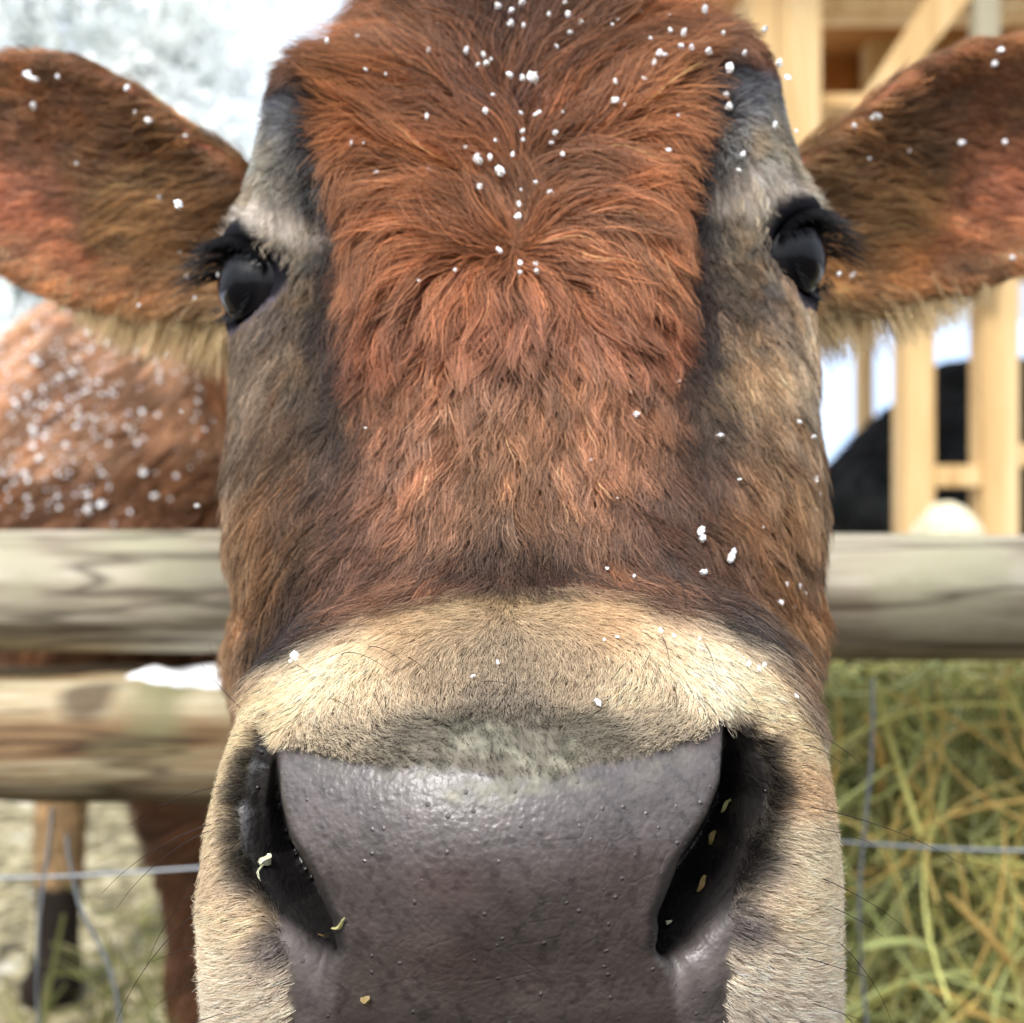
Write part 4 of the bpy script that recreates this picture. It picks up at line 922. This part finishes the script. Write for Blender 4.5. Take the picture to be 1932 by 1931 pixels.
# snow left on the beam
bm = bmesh.new(); NXS, NYS = 40, 14; grid = {}
for i in range(NXS+1):
    for j in range(NYS+1):
        u, v = i/NXS, j/NYS; x = -.325+.15*u; wid = .25+.75*smoothstep(0, .9, u)
        y = .01+.10*(v-.5)*wid+.045+.004*math.sin(13*u+5*v); e = min(v, 1-v)*2
        hgt = .012*(e**.5)*min(1, u*4)*(.75+.25*math.sin(17*u+9*v))*(1-.0*u)
        grid[i, j] = bm.verts.new((x, y+.002*math.sin(40*u+7*j), hgt+.0035))
for i in range(NXS):
    for j in range(NYS): bm.faces.new((grid[i, j], grid[i+1, j], grid[i+1, j+1], grid[i, j+1]))
sn = bm_obj('snow_patch', bm, M_SNOW, None, True); sn.location = (0, .775, H-.139)
md = sn.modifiers.new('s', 'SOLIDIFY'); md.thickness = .004; md.offset = -1
tag(sn, 'thin white patch of snow on top of the split fence beam', 'snow patch')
def tube(bm, pts, r, n=6):
    pts = [Vector(p) for p in pts]; prev = None
    for i, p in enumerate(pts):
        d = (pts[min(i+1, len(pts)-1)]-pts[max(i-1, 0)]).normalized(); q = d.to_track_quat('Z', 'Y')
        rr = r(i/(len(pts)-1)) if callable(r) else r
        ring = [bm.verts.new(p+q @ Vector((rr*math.cos(6.2832*j/n), rr*math.sin(6.2832*j/n), 0))) for j in range(n)]
        if prev:
            for j in range(n): bm.faces.new((prev[j], prev[(j+1) % n], ring[(j+1) % n], ring[j]))
        prev = ring
def wire_fence(name, xs, zs, y, label, xr, bend=0.004, seed=0):
    e = empty(name, (xr[0], y, 0)); tag(e, label, 'wire fence')
    rw = random.Random(seed)
    for x, z0, z1, lean in xs:
        bm = bmesh.new(); tube(bm, [(x+lean*t-xr[0]+bend*math.sin(t*9+x*30), rw.uniform(-.001, .001), z0+(z1-z0)*t+H) for t in [i/14 for i in range(15)]], .0013); o = bm_obj('upright_wire', bm, M_WIRE, e, True)
    for z, dz in zs:
        bm = bmesh.new(); tube(bm, [(xr[0]+(xr[1]-xr[0])*t-xr[0], .001, z+dz*t+bend*1.3*math.sin(t*7+z*20)+H) for t in [i/24 for i in range(25)]], .0013); o = bm_obj('line_wire', bm, M_WIRE, e, True)
wire_fence('wire_fence', [(W(92, 1500, .76)[0], -.22, -.60, -.016), (W(120, 1600, .76)[0], -.24, -.42, .055), (-.56, -.22, -.6, 0), (-.17, -.24, -.6, .0)], [(W(0, 1640, .76)[2]-.004, .004), (W(0, 1990, .76)[2], .0)], .76,
           'sagging thin grey wire mesh hanging below the left fence beam', (-.7, -.12), .004, 1)
wire_fence('wire_fence', [(W(1632, 1400, .74)[0], -.12, -.60, .005), (.56, -.12, -.6, .01)], [(W(1700, 1600, .74)[2], .012), (W(1700, 2000, .74)[2], .0)], .74,
           'thin grey wire mesh strung in front of the hay on the right', (.10, .72), .006, 2)

# ------------------------------------------------------------------ hay
def stems(n, boxlo, boxhi, Lr, rad, palette, seed, upright=.3):
    r = np.random.default_rng(seed); lo_, hi_ = np.array(boxlo), np.array(boxhi)
    c = lo_+(hi_-lo_)*r.random((n, 3)); D = r.normal(size=(n, 3)); D[:, 1] *= .35; D[:, 2] = D[:, 2]*.8+np.sign(D[:, 2])*upright; D /= np.linalg.norm(D, axis=1, keepdims=True)
    B = np.cross(D, r.normal(size=(n, 3))); B[:, 1] *= .5; L = r.uniform(Lr[0], Lr[1], n)
    t = np.linspace(-1, 1, 6)[None, :, None]
    P = c[:, None]+D[:, None]*t*L[:, None, None]/2+B[:, None]*(t**2)*L[:, None, None]*.18
    pal = lin(np.array(palette)); C = 1.25*pal[r.integers(0, len(pal), n)]*np.exp(r.normal(0, .2, n))[:, None]
    R_ = np.array([.9, 1, 1, 1, .9, .5])[None]*np.ones((n, 6))*(rad*np.exp(r.normal(0, .4, n)))[:, None]
    return P, R_, C
PALH = [(186, 188, 126), (160, 170, 104), (200, 192, 128), (206, 202, 152), (124, 136, 80), (154, 142, 90), (128, 122, 78), (182, 192, 144), (80, 84, 48), (60, 62, 38)]
P1, R1, C1 = stems(7500, (.26, .95, -.66), (.80, 1.12, -.13), (.05, .18), .0007, PALH, 41)
P2, R2, C2 = stems(110, (.28, .90, -.52), (.64, .96, -.16), (.10, .24), .0015, [(196, 192, 116), (178, 186, 122), (204, 180, 110), (190, 160, 96)], 42)
P1 = np.concatenate([P1, P2]); R1 = np.concatenate([R1, R2]); C1 = np.concatenate([C1, C2])
hay = curves_obj('hay', P1+np.array([0, 0, H]), R1, np.clip(C1, 0, .9), M_HAY)
tag(hay, 'loose green and yellow hay heaped behind the wire on the right', 'hay', kind='stuff')
# the packed heart of the heap
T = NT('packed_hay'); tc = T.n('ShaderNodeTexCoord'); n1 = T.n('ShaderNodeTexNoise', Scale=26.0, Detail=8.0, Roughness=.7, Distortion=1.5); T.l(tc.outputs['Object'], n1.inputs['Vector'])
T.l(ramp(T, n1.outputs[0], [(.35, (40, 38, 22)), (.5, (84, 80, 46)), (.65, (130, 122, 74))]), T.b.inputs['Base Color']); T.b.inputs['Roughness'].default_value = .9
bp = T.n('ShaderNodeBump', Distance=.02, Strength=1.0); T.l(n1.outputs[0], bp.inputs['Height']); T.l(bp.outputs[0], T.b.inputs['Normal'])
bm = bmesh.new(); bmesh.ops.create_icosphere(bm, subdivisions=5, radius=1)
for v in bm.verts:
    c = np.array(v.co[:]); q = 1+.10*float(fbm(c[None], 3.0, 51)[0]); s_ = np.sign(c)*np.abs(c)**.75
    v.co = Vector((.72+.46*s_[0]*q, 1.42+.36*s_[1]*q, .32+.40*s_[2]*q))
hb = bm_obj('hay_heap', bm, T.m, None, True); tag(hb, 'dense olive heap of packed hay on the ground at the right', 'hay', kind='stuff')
P3, R3, C3 = stems(500, (-.52, .95, -.85), (-.18, 1.5, -.52), (.06, .25), .0012, [(140, 140, 84), (110, 116, 66), (176, 170, 120), (90, 90, 52)], 44)
h2 = curves_obj('hay_litter', P3+np.array([0, 0, H]), R3, np.clip(C3, 0, .9), M_HAY); tag(h2, 'scattered green hay lying under the cow at the lower left', 'hay', kind='stuff')

# ------------------------------------------------------------------ ground, hill, sky side
T = NT('ground'); tc = T.n('ShaderNodeTexCoord')
n1 = T.n('ShaderNodeTexNoise', Scale=5.5, Detail=8.0, Roughness=.65); T.l(tc.outputs['Object'], n1.inputs['Vector'])
n2 = T.n('ShaderNodeTexNoise', Scale=17.0, Detail=5.0, Roughness=.7, Distortion=1.0); T.l(tc.outputs['Object'], n2.inputs['Vector'])
c1 = ramp(T, n2.outputs[0], [(.36, (50, 46, 30)), (.47, (108, 98, 64)), (.56, (172, 160, 122)), (.72, (220, 214, 190))])
mr = T.n('ShaderNodeMapRange'); mr.inputs[1].default_value = .60; mr.inputs[2].default_value = .72; T.l(n1.outputs[0], mr.inputs[0])
mx = T.n('ShaderNodeMix', data_type='RGBA'); T.l(mr.outputs[0], mx.inputs[0]); T.l(c1, mx.inputs[6]); mx.inputs[7].default_value = L4((234, 236, 236))
# beyond the yard the snow is unbroken
sp = T.n('ShaderNodeSeparateXYZ'); T.l(tc.outputs['Object'], sp.inputs[0]); my = T.n('ShaderNodeMapRange'); my.inputs[1].default_value = 3.0; my.inputs[2].default_value = 5.5; T.l(sp.outputs[1], my.inputs[0])
mx2 = T.n('ShaderNodeMix', data_type='RGBA'); T.l(my.outputs[0], mx2.inputs[0]); T.l(mx.outputs[2], mx2.inputs[6]); mx2.inputs[7].default_value = L4((236, 240, 246))
# unseen near ground, made mud-dark to weaken the light bounced up from below
mz_ = T.n('ShaderNodeMapRange'); mz_.inputs[1].default_value = 1.15; mz_.inputs[2].default_value = .7; T.l(sp.outputs[1], mz_.inputs[0])
mx3 = T.n('ShaderNodeMix', data_type='RGBA'); T.l(mz_.outputs[0], mx3.inputs[0]); T.l(mx2.outputs[2], mx3.inputs[6]); mx3.inputs[7].default_value = L4((74, 64, 50)); T.l(mx3.outputs[2], T.b.inputs['Base Color'])
T.b.inputs['Roughness'].default_value = .8; bp = T.n('ShaderNodeBump', Distance=.03, Strength=.8); T.l(n2.outputs[0], bp.inputs['Height']); T.l(bp.outputs[0], T.b.inputs['Normal'])
V_ = [(-400, -60, 0), (400, -60, 0), (400, 700, 0), (-400, 700, 0)]
g = mesh_obj('ground', V_, [(0, 1, 2, 3)], T.m, None, False); tag(g, kind='structure')
nx, ny = 60, 12; V_ = []; F_ = []
for i in range(nx+1):
    for j in range(ny+1):
        x = -90+180*i/nx; v = j/ny; y = 45+40*v
        V_.append((x, y, -.5+(15+3*math.sin(x*.06)+2*math.sin(x*.13+1))*smoothstep(0, 1, v)*1.0))
for i in range(nx):
    for j in range(ny):
        a = i*(ny+1)+j; F_.append((a, a+ny+1, a+ny+2, a+1))
hm = plain('hazy_snow_hill', (158, 178, 205), .9)  # stands in for hazy distant trees and sky; haze is put into the blue
g = mesh_obj('hill', V_, F_, hm); tag(g, kind='structure')

# ------------------------------------------------------------------ trees, frosted; the haze of the snowfall is also put into the pale leaf colour
T = NT('frost_haze_leaves'); oi = T.n('ShaderNodeTexCoord'); n1 = T.n('ShaderNodeTexNoise', Scale=1.3, Detail=3.0); T.l(oi.outputs['Object'], n1.inputs['Vector'])
T.l(ramp(T, n1.outputs[0], [(.35, (206, 212, 206)), (.55, (232, 236, 234)), (.7, (244, 247, 248))]), T.b.inputs['Base Color']); T.b.inputs['Roughness'].default_value = .8; M_LEAF = T.m
M_BARK = plain('frosted_bark', (140, 146, 148), .9)
def tree(x, y, hgt, rad, label, seed, dens=1.0):
    r = np.random.default_rng(seed); e = empty('tree', (x, y, 0)); tag(e, label, 'tree', 'frosted trees behind the left ear')
    bm = bmesh.new(); tube(bm, [(.08*hgt*.1*math.sin(t*4+seed), 0, t*hgt*.95) for t in [i/8 for i in range(9)]], lambda t: .02*hgt*(1-t*.9), 8)
    ends = []
    for k in range(26):
        z0 = hgt*r.uniform(.12, .85); a = r.uniform(0, 6.28); L = rad*(1-.6*z0/hgt)*r.uniform(.6, 1.1); up = r.uniform(.05, .5)
        pts = [(math.cos(a)*L*t, math.sin(a)*L*t, z0+L*up*t) for t in (0, .33, .66, 1)]; tube(bm, pts, lambda t: .006*hgt*(1-t*.8), 5)
        for t in (.35, .6, .8, 1): ends.append((math.cos(a)*L*t, math.sin(a)*L*t, z0+L*up*t, L))
    bm_obj('trunk', bm, M_BARK, e, True)
    V_, F_ = [], []
    ends = np.array(ends); nl = int(9000*dens)
    w = r.integers(0, len(ends), nl); cen = ends[w, :3]+r.normal(0, 1, (nl, 3))*(ends[w, 3:4]*.20+.08)
    s = r.uniform(.03, .09, nl)*hgt/7
    A = r.normal(size=(nl, 3)); A /= np.linalg.norm(A, axis=1, keepdims=True); B = np.cross(A, r.normal(size=(nl, 3))); B /= np.linalg.norm(B, axis=1, keepdims=True)
    Vv = np.stack([cen-A*s[:, None], cen+B*s[:, None]*.6, cen+A*s[:, None], cen-B*s[:, None]*.6], 1).reshape(-1, 3)
    mesh_obj('crown', Vv, np.arange(len(Vv)).reshape(-1, 4), M_LEAF, e, False)
tree(-4.6, 9.5, 8.5, 2.0, 'tall pale frosted tree at the far left edge of the photo', 61)
tree(-3.1, 9.0, 6.0, 1.5, 'pale frosted tree just above the left ear, second from the left', 62)
tree(-5.2, 14.0, 9.5, 2.4, 'tallest blue-grey frosted tree behind the others', 63, .9)
tree(-3.9, 16.0, 6.4, 2.0, 'low round frosted tree between the ear and the brow, farthest back', 64, .9)

# ------------------------------------------------------------------ timber frame shelter
bx_e = empty('timber_shelter', (1.2, 3.0, 0)); tag(bx_e, 'open shelter framed in fresh yellow timber behind the right ear', 'shelter')
def box(name, x0, x1, z0, z1, y0, dep, mat, parent=bx_e, quad=None, base=(1.2, 3.0)):
    """pixel-sized timber at distance y0, real thickness dep"""
    bm = bmesh.new()
    q = quad or [(x0, z1), (x1, z1), (x1, z0), (x0, z0)]
    a = [W(px_, py_, y0) for px_, py_ in q]; vs = []
    for dy in (0, dep):
        vs.append([bm.verts.new((p[0]-base[0], y0+dy-base[1], p[2]+H)) for p in a])
    bm.faces.new(vs[0]); bm.faces.new(vs[1][::-1])
    for i in range(4): bm.faces.new((vs[0][i], vs[1][i], vs[1][(i+1) % 4], vs[0][(i+1) % 4]))
    bmesh.ops.recalc_face_normals(bm, faces=bm.faces)
    bmesh.ops.bevel(bm, geom=bm.edges[:], offset=.004, segments=2, affect='EDGES')
    return bm_obj(name, bm, mat, parent)
BOT = 1512                                   # ground line at 3 m
box('post', 1418, 1466, -700, BOT-2, 2.99, .12, M_TIMBER)
box('post', 1468, 1550, -700, BOT, 3.0, .14, M_TIMBER)
box('post', 1842, 1888, -700, 520, 2.93, .05, M_TIMBER_GREY)
box('post', 1707, 1765, 300, BOT, 3.02, .10, M_TIMBER)
box('post', 1856, 1924, 300, BOT, 3.02, .10, M_TIMBER)
box('post', 1622, 1650, 400, 1310, 4.75, .08, M_TIMBER)
box('beam', 1400, 2300, -6, 22, 3.06, .1, M_TIMBER)
box('beam', 1552, 2300, 176, 202, 3.06, .1, M_TIMBER)
box('beam', 1380, 2300, -330, -240, 3.08, .16, M_TIMBER)
box('beam', 1600, 2300, 476, 520, 3.13, .1, M_TIMBER)
box('rung', 1766, 1855, 878, 920, 3.03, .05, M_TIMBER)
box('rung', 1925, 2200, 838, 880, 3.03, .05, M_TIMBER)
box('brace', 0, 0, 0, 0, 2.96, .05, M_TIMBER, quad=[(1785, -60), (1880, -60), (1660, 215), (1555, 300)])
box('back_wall', 1500, 2500, -420, 470, 4.2, .04, M_BOARD)
box('rafter', 1640, 1700, -400, 300, 4.05, .1, M_TIMBER)
box('rafter', 1780, 1830, -400, 400, 4.05, .1, M_TIMBER)
box('roof', 1300, 2600, -420, -370, 2.7, 1.7, M_BOARD)

# ------------------------------------------------------------------ black cow and pale mound behind the rail
def bc_sdf(p):                               # stands side-on, head lowered towards the left
    d = ell(p, (2.2, 3.92, .14), (.62, .36, .48))
    d = smin(d, ell(p, (1.76, 3.88, .22), (.28, .27, .38)), .12)
    d = smin(d, caps(p, (1.52, 3.85, .16), (1.24, 3.7, .03), .24, .16), .10)
    d = smin(d, caps(p, (1.24, 3.62, .04), (1.50, 3.45, -.16), .11, .06), .06)
    d = smin(d, ell(p, (1.22, 3.72, .04), (.09, .04, .035)), .03)
    for x, y in ((1.75, 3.75), (1.80, 4.1), (2.5, 3.78), (2.48, 4.12)):
        d = smin(d, caps(p, (x, y, -.2), (x+.02, y, -.80), .11, .05), .06)
    return smax(d, -(p[..., 2]+.849), .01)
V_, F_, *_r = surface_nets(bc_sdf, (1.02, 3.2, -.87), (2.8, 4.5, .55), .03, 4)
T = NT('black_coat'); tc = T.n('ShaderNodeTexCoord'); n1 = T.n('ShaderNodeTexNoise', Scale=12.0, Detail=5.0); T.l(tc.outputs['Object'], n1.inputs['Vector'])
T.l(ramp(T, n1.outputs[0], [(.4, (8, 9, 11)), (.6, (22, 25, 28)), (.8, (38, 42, 44))]), T.b.inputs['Base Color']); T.b.inputs['Roughness'].default_value = .8; T.b.inputs['Specular IOR Level'].default_value = .2
bc = empty('cow', (1.8, 3.9, 0)); tag(bc, 'black cow standing behind the timber posts on the right', 'cow')
mesh_obj('body', V_+np.array([-1.8, -3.9, H]), F_, T.m, bc)
FB = Field(_r[0], _r[1], _r[2])
P0, N0 = sample(V_, F_, lambda c: np.where(c[:, 2] > -.3, 5.0e4, 0), 42000); n = len(P0)
info = np.concatenate([np.tile([-.3, 1.0, 38, .3], (n, 1)), np.tile(lin((24, 28, 32)), (n, 1))], 1)
P = grow(P0, N0, info, 4, FB, jitter=.4); P, g1 = clump(P, 900, .7, 1.2, 13)
curves_obj('body_fur', P+np.array([-1.8, -3.9, H]), np.full((n, 4), .0012)*np.array([1, .9, .7, .3]), lin((26, 30, 34))*np.exp(rng.normal(0, .4, n)[g1])[:, None], M_FUR, bc)
bm = bmesh.new(); bmesh.ops.create_icosphere(bm, subdivisions=4, radius=1)
for v in bm.verts:
    c = np.array(v.co[:]); q = 1+.05*float(fbm(c[None], 5.0, 71)[0]); v.co = Vector((c[0]*.088*q, c[1]*.11*q, c[2]*.13*q))
T = NT('pale_fleece'); tc = T.n('ShaderNodeTexCoord'); n1 = T.n('ShaderNodeTexNoise', Scale=40.0, Detail=5.0); T.l(tc.outputs['Object'], n1.inputs['Vector'])
T.l(ramp(T, n1.outputs[0], [(.35, (188, 178, 146)), (.65, (222, 214, 186))]), T.b.inputs['Base Color']); T.b.inputs['Roughness'].default_value = .9
mo = bm_obj('pale_mound', bm, T.m, None, True); mo.location = tuple(W(1787, 1044, 2.55)+np.array([0, 0, H])); tag(mo, 'cream rounded mound showing above the right log rail beside a timber post', 'mound')
print('done', round(time.time()-T0, 1))
